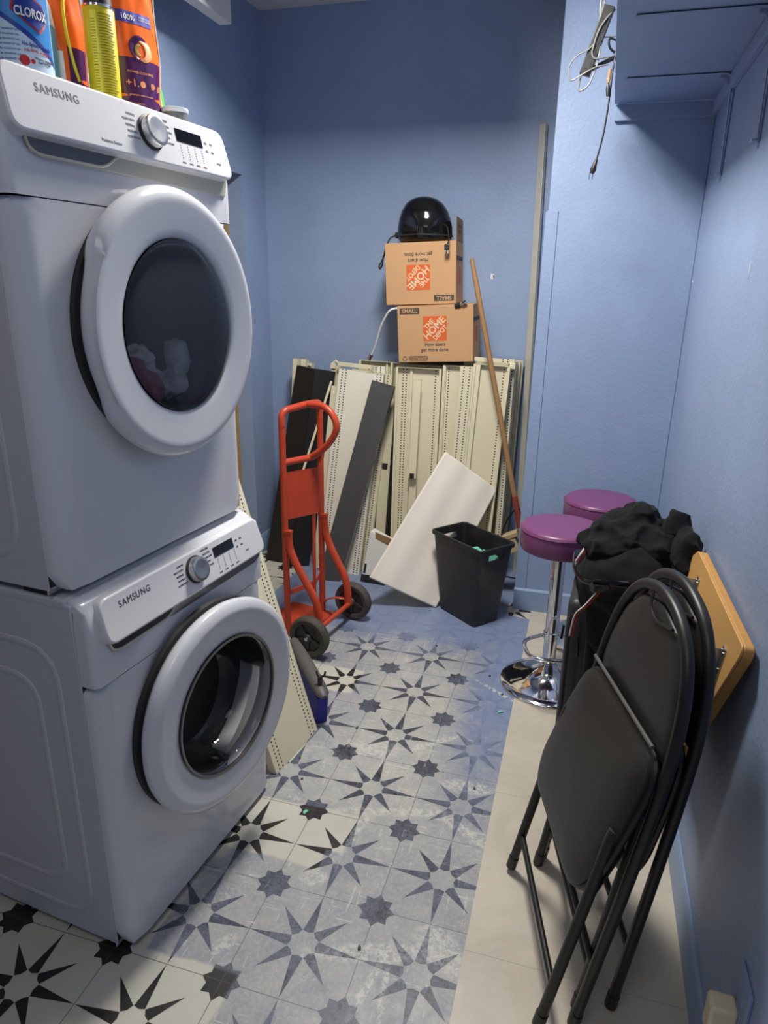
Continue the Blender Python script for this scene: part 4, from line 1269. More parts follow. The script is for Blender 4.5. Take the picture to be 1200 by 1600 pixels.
# aluminium pole
t = thing_m('metal_pole', 'tall square aluminium tube leaning in the corner beside the pier', 'pole', frame_from((-0.030, 2.03, 0), (-0.078, 2.08, 2.40), (1, -0.5, 0)))
obj('tube_wall', MB().box(-0.017, 0.017, -0.012, 0.012, 0, 2.40), M['alu'], t, bevel=0.0015)
obj('tube_mouth', MB().box(-0.014, 0.014, -0.009, 0.009, 2.398, 2.4005), M['dark_gap'], t)
# screw and mark on the back wall
t = thing('wall_hook', 'tiny dark screw and plaster mark on the back wall right of the cartons', 'screw', (-0.288, 2.10, 1.68))
obj('screw', MB().tube([(0.004, 0.0, 0.0), (0.004, -0.016, 0.003)], 0.003, 8), M['boxink'], t)
obj('plaster_mark', MB().box(-0.012, 0.006, -0.0012, 0, -0.014, 0.012), M['lblwhite'], t)

# ------------------------------------------------------------------ hand truck
A_ = Vector((0.24, 0.97, 0)).normalized(); N_ = Vector((0.97, -0.24, 0)).normalized(); Z_ = Vector((0, 0, 1))
HC = Vector((-0.98, 1.05, 0))
H = lambda n, a, z: HC + N_ * n + A_ * a + Z_ * z
t = thing('hand_truck', 'orange red two wheeled hand truck standing by the dryer side', 'hand truck', HC)
ha = 0.145
tr = 0.0155
for sgn in (-1, 1):
    obj('rail', MB().tube([H(0, sgn * ha, 0.012), H(0, sgn * ha, 1.03)], tr, 14), M['red'], t, world=True)
top = arc([H(0, -ha, 1.02), H(0, -ha, 1.095), H(0.045, 0, 1.115), H(0, ha, 1.095), H(0, ha, 1.02)], 0.075, 9)
obj('top_bow', MB().tube(top, tr, 14), M['red'], t, world=True)
obj('crossbar', MB().tube(arc([H(0, -ha, 0.862), H(0.06, 0, 0.868), H(0, ha, 0.862)], 0.03, 5), tr, 14), M['red'], t, world=True)
lp = arc([H(0.045, -0.01, 1.112), H(0.15, -0.01, 1.115), H(0.215, -0.01, 1.03), H(0.15, -0.01, 0.93), H(0.055, -0.01, 0.868)], 0.07, 9)
obj('loop_handle', MB().tube(lp, tr, 14), M['red'], t, world=True)
mb = MB()
pl = [(0.0, -ha), (0.07, 0.03), (0.0, ha)]
for (n0, a0), (n1, a1) in zip(pl, pl[1:]):
    mb.hexa([H(n0, a0, 0.59), H(n1, a1, 0.59), H(n1 - 0.003, a1, 0.59), H(n0 - 0.003, a0, 0.59)], [H(n0, a0, 0.815), H(n1, a1, 0.815), H(n1 - 0.003, a1, 0.815), H(n0 - 0.003, a0, 0.815)])
obj('back_plate', mb, M['red'], t, world=True, ang=10)
mb = MB().hexa([H(0.05, 0.00, 0.02), H(0.05, 0.022, 0.02), H(0.045, 0.022, 0.02), H(0.045, 0.0, 0.02)], [H(0.055, 0.00, 0.6), H(0.055, 0.022, 0.6), H(0.05, 0.022, 0.6), H(0.05, 0.0, 0.6)])
obj('centre_bar', mb, M['red'], t, world=True)
mb = MB()
for (n0, a0), (n1, a1) in (((0.0, -ha), (0.05, 0.01)), ((0.05, 0.01), (0.0, ha))):
    mb.hexa([H(n0, a0, 0.205), H(n1, a1, 0.215), H(n1 - 0.006, a1, 0.215), H(n0 - 0.006, a0, 0.205)], [H(n0, a0, 0.230), H(n1, a1, 0.240), H(n1 - 0.006, a1, 0.240), H(n0 - 0.006, a0, 0.230)])
obj('lower_brace', mb, M['red'], t, world=True, ang=10)
for sgn, br_end in ((-1, Vector((-0.828, 0.845, 0.10))), (1, Vector((-0.782, 1.125, 0.10)))):
    b0 = H(0.018, sgn * ha, 0.530)
    hh = br_end - H(0, sgn * ha, 0.1)
    st = H(0, sgn * ha, 0)
    pts = [b0, H(0.020, sgn * ha, 0.46)] + [st + Vector((hh.x * f, hh.y * f, z)) for f, z in ((0.30, 0.39), (0.62, 0.31), (0.92, 0.235), (1.0, 0.16))] + [br_end]
    o = obj('wheel_bracket', MB().tube(arc(pts, 0.06, 6), 0.0175, 12, flat=(0.75, 1.1)), M['red'], t, world=True)
    obj('bracket_cap', MB().box(-0.018, 0.018, -0.014, 0.014, 0, 0.014, Matrix.Translation(b0)), M['red'], o, world=False)
    o.children[0].data.transform(Matrix.Translation(-HC))
wa, wb = Vector((-0.838, 0.752, 0.10)), Vector((-0.770, 1.170, 0.10))
ax = (wb - wa).normalized()
obj('axle', MB().tube([wa + ax * 0.02, wb - ax * 0.02], 0.0125, 12), M['red'], t, world=True)
obj('fender_strap', MB().tube(arc([wb - ax * 0.03 + Z_ * 0.02, wb - ax * 0.06 + Vector((-0.06, 0, 0.035)), H(0.02, ha, 0.075), H(0.0, ha, 0.03)], 0.03, 5), 0.007, 8, flat=(1.6, 0.6)), M['red'], t, world=True)
mb = MB().hexa([H(0.07, -0.16, 0.004), H(0.07, 0.16, 0.004), H(-0.19, 0.15, 0.004), H(-0.19, -0.15, 0.004)], [H(0.07, -0.16, 0.009), H(0.07, 0.16, 0.009), H(-0.19, 0.15, 0.009), H(-0.19, -0.15, 0.009)])
obj('toe_plate', mb, M['red'], t, world=True)
xa = Vector((0, 0, 1)).cross(ax).normalized()
for c_ in (wa, wb):
    mx = Matrix(((xa.x, ax.x, 0, c_.x), (xa.y, ax.y, 0, c_.y), (0, 0, 1, c_.z), (0, 0, 0, 1)))
    wr = 0.099
    mb = MB().lathe([(wr - 0.030, -0.022), (wr - 0.012, -0.024), (wr - 0.003, -0.017), (wr, -0.006), (wr, 0.006), (wr - 0.003, 0.017), (wr - 0.012, 0.024), (wr - 0.030, 0.022), (wr - 0.030, -0.022)], axis='y', seg=56, mx=mx)
    for f in list(mb.bm.faces):
        if len(f.verts) > 4: mb.bm.faces.remove(f)
    wo = obj('wheel', mb, M['tyre'], t, world=True)
    mb = MB().lathe([(0.0, -0.008), (wr - 0.029, -0.008), (wr - 0.029, 0.008), (0, 0.008)], axis='y', seg=48, mx=mx)
    mb.lathe([(0.0, -0.026), (0.016, -0.026), (0.020, -0.020), (0.020, 0.020), (0.016, 0.026), (0, 0.026)], axis='y', seg=24, mx=mx)
    for k in range(5):
        a = k * 2 * PI / 5 + 0.3
        rm = mx @ Matrix.Rotation(a, 4, 'Y')
        mb.box(0.015, wr - 0.028, -0.016, 0.016, -0.004, 0.004, rm)
    h_ = obj('hub', mb, M['hub'], wo, ang=30)
    h_.data.transform(Matrix.Translation(-HC))
    obj('axle_nut', MB().lathe([(0.009, -0.034), (0.010, -0.026), (0.010, 0.026), (0.009, 0.030)], axis='y', seg=6, mx=mx), M['brushed'], wo).data.transform(Matrix.Translation(-HC))

# ------------------------------------------------------------------ black bin
bx = Vector((-0.774, 0.633, 0)).normalized()
binc = Vector((-0.215, 1.405, 0))
t = thing('waste_bin', 'black rectangular plastic waste bin with handle holes, in front of the foam board', 'waste bin', binc, math.atan2(bx.y, bx.x))
BH = 0.432
def rr2(hx, hy, r, z, n=6):
    return arc([(-hx, -hy, z), (hx, -hy, z), (hx, hy, z), (-hx, hy, z)], r, n, closed=True)
mb = MB()
lv = []
NZ = 22
def lay(z, inset=0.0, NP=None):
    u = z / BH
    hx = 0.138 + 0.047 * u - inset; hy = 0.082 + 0.027 * u - inset
    # dense straight edges so that handle holes can be cut
    base = [(-hx, -hy), (hx, -hy), (hx, hy), (-hx, hy)]
    out = []
    r = 0.022
    cc = arc([(x, y, z) for x, y in base], r, 5, closed=True)
    res = []
    for i in range(len(cc)):
        a, b_ = cc[i], cc[(i + 1) % len(cc)]
        L = (b_ - a).length
        kk = 10 if L > 0.03 else 1
        for k in range(kk): res.append(a.lerp(b_, k / kk))
    return res
zs_ = [0.0, 0.004, 0.02, 0.10, 0.20, 0.30, 0.355, 0.365, 0.375, 0.385, 0.395, 0.405, 0.415, BH]
outer_ = [[mb.bm.verts.new(p) for p in lay(z)] for z in zs_]
inner_ = [[mb.bm.verts.new(p) for p in lay(z, 0.003)] for z in [0.006] + zs_[2:]]
n0 = len(outer_[0])
def hole(p, q):
    m_ = (p.co + q.co) / 2
    return abs(m_.y) < 0.043 and 0.366 < m_.z < 0.400 and abs(m_.x) > 0.12
def bandf(g, a, b_):
    for k in range(n0):
        v = [g[a][k], g[a][(k + 1) % n0], g[b_][(k + 1) % n0], g[b_][k]]
        if hole(v[0], v[2]): continue
        mb.bm.faces.new(v)
for i in range(len(outer_) - 1): bandf(outer_, i, i + 1)
for i in range(len(inner_) - 1): bandf(inner_, i, i + 1)
for k in range(n0):
    mb.bm.faces.new([outer_[-1][k], outer_[-1][(k + 1) % n0], inner_[-1][(k + 1) % n0], inner_[-1][k]])
mb.bm.faces.new(outer_[0][::-1]); mb.bm.faces.new(inner_[0])
obj('bin_wall', mb, M['blackmat'], t, ang=50)
mb = MB().tube([Vector(p) * 1.0 for p in [(q.x * 1.02, q.y * 1.03, BH - 0.003) for q in lay(BH)]], 0.007, 8, closed=True)
obj('rim', mb, M['blackmat'], t, ang=80)
obj('rim_skirt', MB().tube([(q.x * 1.035, q.y * 1.05, BH - 0.012) for q in lay(BH)], 0.0035, 6, closed=True, flat=(1, 2.2)), M['blackmat'], t)
for i, (px_, py_, rz_, sc_) in enumerate(((-0.02, -0.01, 0.5, 1.0), (-0.105, 0.02, 1.7, 0.8))):
    mb = MB()
    v = [(-0.07 * sc_, -0.02, 0.0), (0.02, -0.03, 0.012), (0.08 * sc_, 0.0, 0.0), (0.03, 0.028, 0.03 * sc_), (-0.05, 0.025, 0.014)]
    z0 = 0.345 if i == 0 else 0.345
    mb.hexa([(p[0], p[1], p[2]) for p in v], [(p[0], p[1], p[2] + 0.002) for p in v])
    o = obj('paper_scrap', mb, M['mint'], None)
    o.location = binc + bx * px_ + Vector((0.633, 0.774, 0)) * py_ + Vector((0, 0, z0))
    o.rotation_euler = ((0, 0.15, rz_) if i == 0 else (1.2, 0.5, 0.2))
    tag(o, ('mint green crumpled scrap lying flat inside the black bin', 'mint green scrap standing up at the right inside the black bin')[i], 'scrap', 'mint scraps in the bin')
# dark bag filling inside the bin carries the scraps
o = cloth_heap('bin_bag', [((0, 0, 0.17), (0.135, 0.08, 0.165))], M['blackmat'], 'black rubbish filling the bin under the mint scraps', binc, math.atan2(bx.y, bx.x), 0.02, 0.012, 0.06, 'rubbish')

# ------------------------------------------------------------------ bar stools
def stool(label, x, y, zs_, ang):
    t = thing('bar_stool', label, 'stool', (x, y, 0), ang, 'purple bar stools')
    obj('base_disc', MB().lathe([(0.198, 0.0), (0.200, 0.006), (0.196, 0.012), (0.16, 0.019), (0.11, 0.030), (0.07, 0.048), (0.045, 0.070), (0.036, 0.092), (0.032, 0.105), (0.031, 0.112)], seg=72), M['chrome'], t, ang=60)
    obj('base_collar', MB().lathe([(0.032, 0.104), (0.034, 0.108), (0.034, 0.116), (0.029, 0.122)], seg=40), M['chrome'], t)
    obj('column', MB().lathe([(0.0275, 0.10), (0.0275, zs_ - 0.10)], seg=40), M['chrome'], t)
    obj('seat_mount', MB().lathe([(0.028, zs_ - 0.13), (0.06, zs_ - 0.108), (0.09, zs_ - 0.1)], seg=32), M['blackmat'], t)
    r = 0.163
    h = 0.098
    pr = [(0.0, zs_ - h), (r - 0.012, zs_ - h), (r - 0.004, zs_ - h + 0.004), (r, zs_ - h + 0.014), (r, zs_ - 0.018), (r - 0.003, zs_ - 0.008), (r - 0.011, zs_ - 0.001), (r - 0.02, zs_ + 0.001), (r - 0.06, zs_ + 0.0025), (0, zs_ + 0.003)]
    obj('seat', MB().lathe(pr, seg=72), M['purple'], t, ang=60)
    pp = [(r * math.cos(k * PI / 36), r * math.sin(k * PI / 36), zs_ - 0.014) for k in range(72)]
    obj('seat_piping', MB().tube(pp, 0.0022, 6, closed=True), M['purple'], t)
    # foot rest
    zf = 0.235
    lp = arc([(0.0, -0.030, zf), (-0.05, -0.04, zf), (-0.055, 0.04, zf + 0.0), (0.0, 0.030, zf)], 0.03, 6)
    d_ = arc([(0, 0.03, zf), (0.05, 0.13, zf), (0.20, 0.13, zf), (0.22, 0, zf), (0.20, -0.13, zf), (0.05, -0.13, zf), (0, -0.03, zf)], 0.06, 6)
    f = obj('foot_rest', MB().tube(d_, 0.008, 10), M['chrome'], t)
    obj('foot_rest_collar', MB().lathe([(0.029, zf - 0.018), (0.032, zf - 0.015), (0.032, zf + 0.015), (0.029, zf + 0.018)], seg=32), M['chrome'], f)
    lv = obj('height_lever', MB().tube(arc([(0.0, 0.03, zs_ - 0.112), (0.10, 0.05, zs_ - 0.115), (0.105, 0.05, zs_ - 0.16)], 0.015, 4), 0.004, 8), M['chrome'], t)
    obj('lever_grip', MB().lathe([(0.006, zs_ - 0.235), (0.010, zs_ - 0.23), (0.011, zs_ - 0.20), (0.007, zs_ - 0.16), (0.005, zs_ - 0.155)], c=(0.105, 0.05, 0), seg=16), M['blackmat'], lv)
    return t
stool('purple round bar stool nearer the floor strip, in front of the other stool', 0.222, 0.850, 0.725, R(-75))
stool('purple round bar stool farther back in the corner, behind the other stool', 0.375, 1.30, 0.722, R(-60))

# ------------------------------------------------------------------ folded chairs, leaning on the right wall
def folding_chair(label, off, reach=0.12, tl=0.145):
    th = math.atan(reach / 1.02)
    du = Vector((0.243, -0.97, 0)).normalized(); hu = Vector((0.97, 0.243, 0)).normalized()
    w_ = hu * math.sin(th) + Vector((0, 0, 1)) * math.cos(th)
    Y = w_.cross(du)
    O = Vector((0.318, -0.392, 0)) + Vector(off)
    mx = Matrix(((du.x, Y.x, w_.x, O.x), (du.y, Y.y, w_.y, O.y), (du.z, Y.z, w_.z, O.z), (0, 0, 0, 1)))
    t = thing_m('folding_chair', label, 'chair', mx)
    r = 0.0125
    def sk(u, w, d=0.0):   # slight sideways skew of the leaning frame
        return Vector((u + 0.085 * w, -d, w))
    z0 = 0.010
    path = [sk(0.235, z0 + .012), sk(0.238, 0.45), sk(0.235, 0.70), sk(0.222, 0.84), sk(0.185, 0.945), sk(0.115, 1.015), sk(0.0, 1.042),
            sk(-0.115, 1.015), sk(-0.185, 0.945), sk(-0.222, 0.84), sk(-0.235, 0.70), sk(-0.238, 0.45), sk(-0.235, z0 + .005)]
    # smooth (Catmull-Rom)
    def cr(P, n=6):
        out = []
        for i in range(len(P) - 1):
            a = P[max(i - 1, 0)]; b = P[i]; c = P[i + 1]; d = P[min(i + 2, len(P) - 1)]
            for k in range(n):
                s_ = k / n
                out.append(0.5 * ((2 * b) + (c - a) * s_ + (2 * a - 5 * b + 4 * c - d) * s_ ** 2 + (3 * b - a - 3 * c + d) * s_ ** 3))
        out.append(P[-1]); return out
    obj('back_frame', MB().tube(cr(path), r, 14), M['tube'], t)
    # front legs carry over the seat
    for sg, u0, u1 in ((1, 0.250, 0.222), (-1, -0.205, -0.208)):
        a, b = Vector((u0, -0.085, 0.012)), sk(u1, 0.575, 0.056)
        lg = obj('rear_leg', MB().tube([a, b], r, 12), M['tube'], t)
        obj('leg_cap', MB().tube([b, b + (b - a).normalized() * 0.022], [r * 1.02, r * 0.8], 12), M['blackmat'], lg)
        obj('foot_tip', MB().tube([a - (b - a).normalized() * 0.004, a + (b - a).normalized() * 0.035], r * 1.18, 12), M['blackmat'], lg)
        f = Vector((sk(0.235 * sg, z0)))
        obj('foot_tip', MB().tube([f - Vector((0, 0, 0.004)), f + Vector((0.003, 0, 0.035))], r * 1.18, 12), M['blackmat'], t)
    # stretchers
    obj('stretcher', MB().tube([Vector((-0.209, -0.079, 0.135)), Vector((0.249, -0.079, 0.135))], 0.0085, 10), M['tube'], t)
    obj('stretcher', MB().tube([sk(-0.236, 0.20), sk(0.236, 0.20)], 0.0085, 10), M['tube'], t)
    # back rest pad inside the loop
    def pad(outline, d0, d1, name, m, bulge=0.01, bev=0.006):
        mb = MB()
        c = sum((p for p in outline), Vector()) / len(outline)
        rings = []
        for f, dd in ((1.0, d0), (1.0, (d0 * .35 + d1 * .65)), (0.96, d1), (0.85, d1 + bulge * .5), (0.55, d1 + bulge * .9), (0.0001, d1 + bulge)):
            rings.append([mb.bm.verts.new(Vector((c.x + (p.x - c.x) * f, -dd, c.z + (p.z - c.z) * f))) for p in outline])
        for A, B in zip(rings, rings[1:]):
            for k in range(len(A)):
                mb.bm.faces.new([A[k], A[(k + 1) % len(A)], B[(k + 1) % len(A)], B[k]])
        mb.bm.faces.new(rings[0][::-1])
        return obj(name, mb, m, t, ang=50)
    bo = [sk(u, w) for u, w in ((-0.215, 0.735), (0.215, 0.765), (0.222, 0.78), (0.208, 0.85), (0.173, 0.932), (0.108, 0.996), (0.0, 1.022), (-0.108, 0.996), (-0.173, 0.932), (-0.208, 0.85), (-0.222, 0.78))]
    bo = arc(bo, 0.02, 3, closed=True)
    bp = pad(bo, -0.010, 0.004, 'backrest', M['vinyl'], 0.008)
    e = sk(-0.215, 0.757, 0.022), sk(0.190, 0.79, 0.022)
    obj('backrest_edge', MB().tube(list(e), 0.0045, 8), mat('worn grey edge', (0.10, 0.095, 0.09, 1), 0.4), bp)
    # upper plate curl at the top corner of the back
    obj('cord_trim', MB().tube(arc([sk(-0.045, 1.03, 0.008), sk(-0.03, 1.000, 0.014), sk(0.01, 0.985, 0.014), sk(0.09, 1.005, 0.010)], 0.05, 6), 0.0035, 8), M['tube'], bp)
    # seat pad, folded up against the back
    so = [sk(-0.205, 0.742), sk(0.222, 0.772), sk(0.236, 0.66), sk(0.230, 0.47), sk(0.185, 0.375), sk(-0.19, 0.352), sk(-0.235, 0.42), sk(-0.232, 0.60)]
    so = arc(so, 0.06, 5, closed=True)
    pd = pad(so, 0.0, 0.014, 'seat', M['vinyl'], 0.014)
    tilt_ = lambda z: 0.020 + (0.76 - z) * tl
    for v in pd.data.vertices: v.co.y -= tilt_(v.co.z)
    obj('seat_pan', MB().tube([Vector((0.03 + (p.x - 0.03) * 1.005, -tilt_(p.z) + 0.006, p.z)) for p in so], 0.008, 8, closed=True), M['tube'], pd)
    for sg in (1, -1):
        obj('hinge_link', MB().tube([sk(0.228 * sg, 0.56, 0.03), sk(0.222 * sg, 0.42, 0.055)], 0.013, 8, flat=(0.35, 1)), M['tube'], t)
    return t
folding_chair('black padded folding chair, folded, the nearer one with its seat facing the room', (0, 0, 0))
folding_chair('black folding chair, folded, behind the nearer one and in front of the plywood', (0.085, 0.072, 0), 0.075, 0.05)

# plywood board with brackets
lean = R(6.5)
bm_ = Matrix.Translation(Vector((0.5100, 0.012, 0))) @ Matrix.Rotation(lean, 4, 'Y')
t = thing('plywood_board', 'varnished plywood board with metal brackets leaning on the right wall behind the folding chairs', 'board', (0.53, -0.1, 0))
out = [(0.255, 0.86), (0.16, 0.925), (-0.455, 0.947), (-0.462, 0.925), (-0.26, 0.50), (0.10, 0.47), (0.13, 0.005), (0.30, 0.005), (0.32, 0.40)]
pth = arc([(0, p[0], p[1]) for p in out], 0.012, 4, closed=True)
def ply(name, x0, x1, m, bev=0.004, sc=1.0):
    mb = MB().hexa([bm_ @ Vector((x0, p.y, p.z)) for p in pth], [bm_ @ Vector((x1, p.y, p.z)) for p in pth])
    return obj(name, mb, m, t, world=True, bevel=bev)
ply('veneer_face', -0.003, 0.0015, M['plywood'], 0.002)
ply('core_plies', 0.0015, 0.024, M['plyedge'], 0.004)
for yy, zz in ((-0.36, 0.835), (0.05, 0.83), (-0.11, 0.78)):
    mb = MB()
    mb.box(-0.006, -0.003, yy - 0.014, yy + 0.014, zz - 0.055, zz + 0.055, bm_)
    mb.box(-0.040, -0.003, yy + 0.011, yy + 0.014, zz - 0.045, zz + 0.045, bm_)
    b_ = obj('bracket', mb, M['brushed'], t, world=True, bevel=0.001)
    mb = MB()
    for k in (-0.04, 0, 0.04):
        mb.lathe([(0.005, -0.009), (0.004, -0.006)], c=(0, yy - 0.004, zz + k), axis='x', seg=12, mx=bm_)
    obj('screw', mb, M['chrome'], b_).data.transform(Matrix.Translation(-Vector((0.53, -0.1, 0))))

# suitcase
t = thing('suitcase', 'upright charcoal suitcase between the stools and the folding chairs, clothes heaped on top', 'suitcase', (0.435, 0.44, 0), R(-4))
SW, SD, SH = 0.155, 0.15, 0.655
obj('shell', MB().box(-SW, SW, -SD, SD, 0.035, SH), M['suit'], t, bevel=0.03, seg=5)
obj('front_pocket', MB().box(-SW + 0.07, SW - 0.01, -SD - 0.035, -SD + 0.01, 0.06, SH - 0.10), M['fabric'], t, bevel=0.02, seg=4)
for xx in (-SW + 0.045, -SW + 0.012):
    obj('zipper', MB().box(xx - 0.003, xx + 0.003, -SD - 0.003, -SD + 0.004, 0.08, SH - 0.06), M['blackmat'], t)
obj('zipper_pull', MB().tube([(-SW + 0.045, -SD - 0.008, 0.52), (-SW + 0.05, -SD - 0.012, 0.46)], 0.005, 6), M['blackgl'], t)
obj('zipper_pull', MB().tube([(-SW - 0.006, -SD + 0.02, 0.55), (-SW - 0.01, -SD + 0.02, 0.50)], 0.005, 6), M['blackgl'], t)
for sx in (-1, 1):
    for sy in (-1, 1):
        obj('caster', MB().lathe([(0.018, -0.01), (0.022, -0.006), (0.022, 0.006), (0.018, 0.01)], c=(sx * (SW - 0.03), sy * (SD - 0.03), 0.022), axis='x', seg=20), M['blackmat'], t)

# clothes heap
E_ = lambda *a: Matrix.Rotation(a[0], 3, a[1])
hoodie = cloth_heap('duffel_bag', [((0.450, 0.33, 0.735), (0.165, 0.16, 0.135)), ((0.46, 0.27, 0.62), (0.14, 0.07, 0.16)), ((0.36, 0.36, 0.70), (0.065, 0.12, 0.13))], M['fabric'],
                    'black soft bag with red and white ribbon draped over the suitcase', (0, 0, 0), 0, 0.018, 0.008, 0.12, 'bag', None, (0.16, 0.014))
jack = cloth_heap('black_jacket', [((0.44, 0.40, 0.870), (0.125, 0.12, 0.060)), ((0.380, 0.34, 0.845), (0.085, 0.08, 0.050)), ((0.465, 0.44, 0.915), (0.07, 0.07, 0.045)), ((0.52, 0.36, 0.86), (0.07, 0.10, 0.055)), ((0.405, 0.44, 0.915), (0.05, 0.05, 0.035)), ((0.33, 0.40, 0.84), (0.05, 0.06, 0.03)), ((0.548, 0.42, 0.885), (0.035, 0.06, 0.045))], M['fabric'],
                   'crumpled black jacket lying on top of the black bag', (0, 0, 0), 0, 0.030, 0.006, 0.11, 'jacket', None, (0.065, 0.026))
jk2 = cloth_heap('black_sweater', [((0.600, 0.29, 0.835), (0.042, 0.085, 0.11)), ((0.578, 0.39, 0.915), (0.045, 0.05, 0.055)), ((0.592, 0.25, 0.73), (0.038, 0.08, 0.10)), ((0.56, 0.31, 0.76), (0.05, 0.07, 0.10))], M['fabric'],
                  'black rolled garment wedged between the bag and the right wall', (0, 0, 0), 0, 0.022, 0.006, 0.11, 'sweater', None, (0.08, 0.020))
t = thing('bag_strap', 'glossy black carrying strap looped round the black bag', 'strap', (0.40, 0.22, 0.80))
sp = arc([(0.300, 0.47, 0.76), (0.270, 0.38, 0.795), (0.276, 0.27, 0.775), (0.31, 0.20, 0.765), (0.38, 0.165, 0.79), (0.46, 0.155, 0.795), (0.53, 0.175, 0.77), (0.565, 0.20, 0.72)], 0.06, 7)
obj('strap_band', MB().tube(sp, 0.010, 8, flat=(0.3, 1.0)), M['blackgl'], t, world=True)
obj('strap_end', MB().tube(arc([(0.33, 0.175, 0.775), (0.34, 0.155, 0.755), (0.38, 0.16, 0.775)], 0.02, 4), 0.012, 8, flat=(0.3, 1)), M['suit'], t, world=True)
t = thing('ribbon_trim', 'red and white striped ribbon hanging down the left side of the black bag', 'ribbon', (0.30, 0.2, 0.7))
for m_, dx in (('stripe_w', -0.0045), ('stripe_r', 0.0045)):
    sp = arc([(0.352 + dx, 0.158, 0.755), (0.322 + dx, 0.168, 0.70), (0.299 + dx, 0.19, 0.665), (0.293 + dx, 0.20, 0.62), (0.290 + dx, 0.205, 0.575)], 0.04, 6)
    obj('ribbon_' + ('white_half' if m_ == 'stripe_w' else 'red_half'), MB().tube(sp, 0.0045, 6, flat=(1.0, 0.5)), M[m_], t, world=True)
    sp = arc([(0.312 + dx, 0.34, 0.835), (0.298 + dx, 0.33, 0.81), (0.284 + dx, 0.34, 0.775)], 0.02, 4)
    obj('ribbon_upper', MB().tube(sp, 0.0042, 6, flat=(1.0, 0.5)), M[m_], t, world=True)

# ------------------------------------------------------------------ blue wall shelf
t = thing('wall_shelf', 'deep blue painted shelf high on the right wall with L shaped brackets', 'shelf', (0.45, 0.5, 2.35))
SB = 2.354
mb = MB().hexa([(0.250, 1.529, SB), (0.212, -0.5, SB), (0.648, -0.5, SB), (0.648, 1.529, SB)], [(0.250, 1.529, SB + 0.019), (0.212, -0.5, SB + 0.019), (0.648, -0.5, SB + 0.019), (0.648, 1.529, SB + 0.019)])
obj('shelf_board', mb, M['wall'], t, world=True, bevel=0.002)
for yb in (1.150, 0.515):
    mb = MB()
    bp_ = arc([(0.285, 0, SB - 0.004), (0.636, 0, SB - 0.004), (0.642, 0, 2.030)], 0.03, 8)
    bp_ = [Vector((p.x, yb, p.z)) for p in bp_]
    mb.tube(bp_, 0.017, 4, flat=(1.0, 0.28))
    mb.tube([Vector((p.x - 0.008, yb, p.z - 0.008)) for p in bp_[1:-2]], 0.007, 6, flat=(0.5, 1.0))
    obj('bracket', mb, M['wall'], t, world=True, ang=60)
    obj('bracket_toe', MB().box(0.628, 0.646, yb - 0.02, yb + 0.02, 2.026, 2.032), M['trim'], t, world=True)

# power strip with cables
t = thing('power_strip', 'black power strip hanging vertically at the free edge of the blue shelf', 'power strip', (0.19, 1.2, 2.48))
pm = frame_from((0.131, 1.20, 2.384), (0.199, 1.20, 2.60), (1, 0, 0))
obj('strip_body', MB().box(-0.020, 0.020, -0.014, 0.014, 0, 0.225, pm), M['blackmat'], t, world=True, bevel=0.003)
mb = MB()
for k in range(5):
    mb.box(-0.010, 0.010, -0.0155, -0.013, 0.02 + k * 0.04, 0.045 + k * 0.04, pm)
obj('socket', mb, M['dark_gap'], t, world=True)
obj('strip_foot', MB().tube([(0.128, 1.20, 2.392), (0.175, 1.23, 2.42), (0.235, 1.25, 2.45)], 0.013, 8, flat=(1, .6)), M['blackmat'], t, world=True)
def wire(label, pts, r, m, grp=None, nm='cable'):
    t = thing(nm, label, 'cable', pts[0], 0, grp)
    obj('cable_jacket', MB().tube(arc(pts, 0.08, 9), r, 8), m, t, world=True)
    return t
wire('grey cable making the longest narrow loop over the power strip', [(0.235, 1.22, 2.66), (0.185, 1.19, 2.64), (0.155, 1.19, 2.50), (0.116, 1.19, 2.37), (0.112, 1.19, 2.325), (0.150, 1.19, 2.345), (0.18, 1.19, 2.43), (0.175, 1.19, 2.53), (0.16, 1.19, 2.62), (0.20, 1.2, 2.70), (0.25, 1.22, 2.74)], 0.0035, M['graycable'])
wire('grey cable making the round loop left of the power strip', [(0.215, 1.2, 2.415), (0.165, 1.18, 2.405), (0.110, 1.18, 2.375), (0.080, 1.18, 2.36), (0.070, 1.18, 2.41), (0.095, 1.18, 2.445), (0.14, 1.18, 2.46), (0.17, 1.19, 2.50), (0.24, 1.22, 2.51)], 0.0026, M['graycable'])
wire('pale cable crossing the middle of the power strip', [(0.236, 1.22, 2.60), (0.20, 1.18, 2.57), (0.165, 1.18, 2.52), (0.150, 1.18, 2.45), (0.16, 1.18, 2.43), (0.215, 1.20, 2.44)], 0.003, M['graycable'])
wire('short black cable curled beside the shelf edge', [(0.24, 1.21, 2.49), (0.205, 1.19, 2.50), (0.21, 1.19, 2.465), (0.238, 1.21, 2.45)], 0.004, M['cable'])
t = wire('black cord with a two prong plug hanging down from the blue shelf', [(0.238, 1.20, 2.47), (0.231, 1.20, 2.40), (0.230, 1.20, 2.30), (0.222, 1.20, 2.18), (0.205, 1.20, 2.095)], 0.0032, M['cable'], nm='power_cord')
pg = obj('plug', MB().tube([(0.206, 1.20, 2.10), (0.200, 1.20, 2.078), (0.197, 1.20, 2.065), (0.193, 1.20, 2.050)], [0.005, 0.009, 0.012, 0.008], 10), M['blackmat'], t, world=True)
obj('plug_prong', MB().box(0.184, 0.187, 1.197, 1.203, 2.030, 2.052).box(0.195, 0.198, 1.197, 1.203, 2.030, 2.052), M['chrome'], t, world=True)
t = thing('dangling_connector', 'small brown and black connector hanging just under the power strip', 'connector', (0.218, 1.2, 2.36))
obj('connector_shell', MB().tube([(0.222, 1.20, 2.40), (0.219, 1.20, 2.355)], 0.006, 8), M['woodpole'], t, world=True)
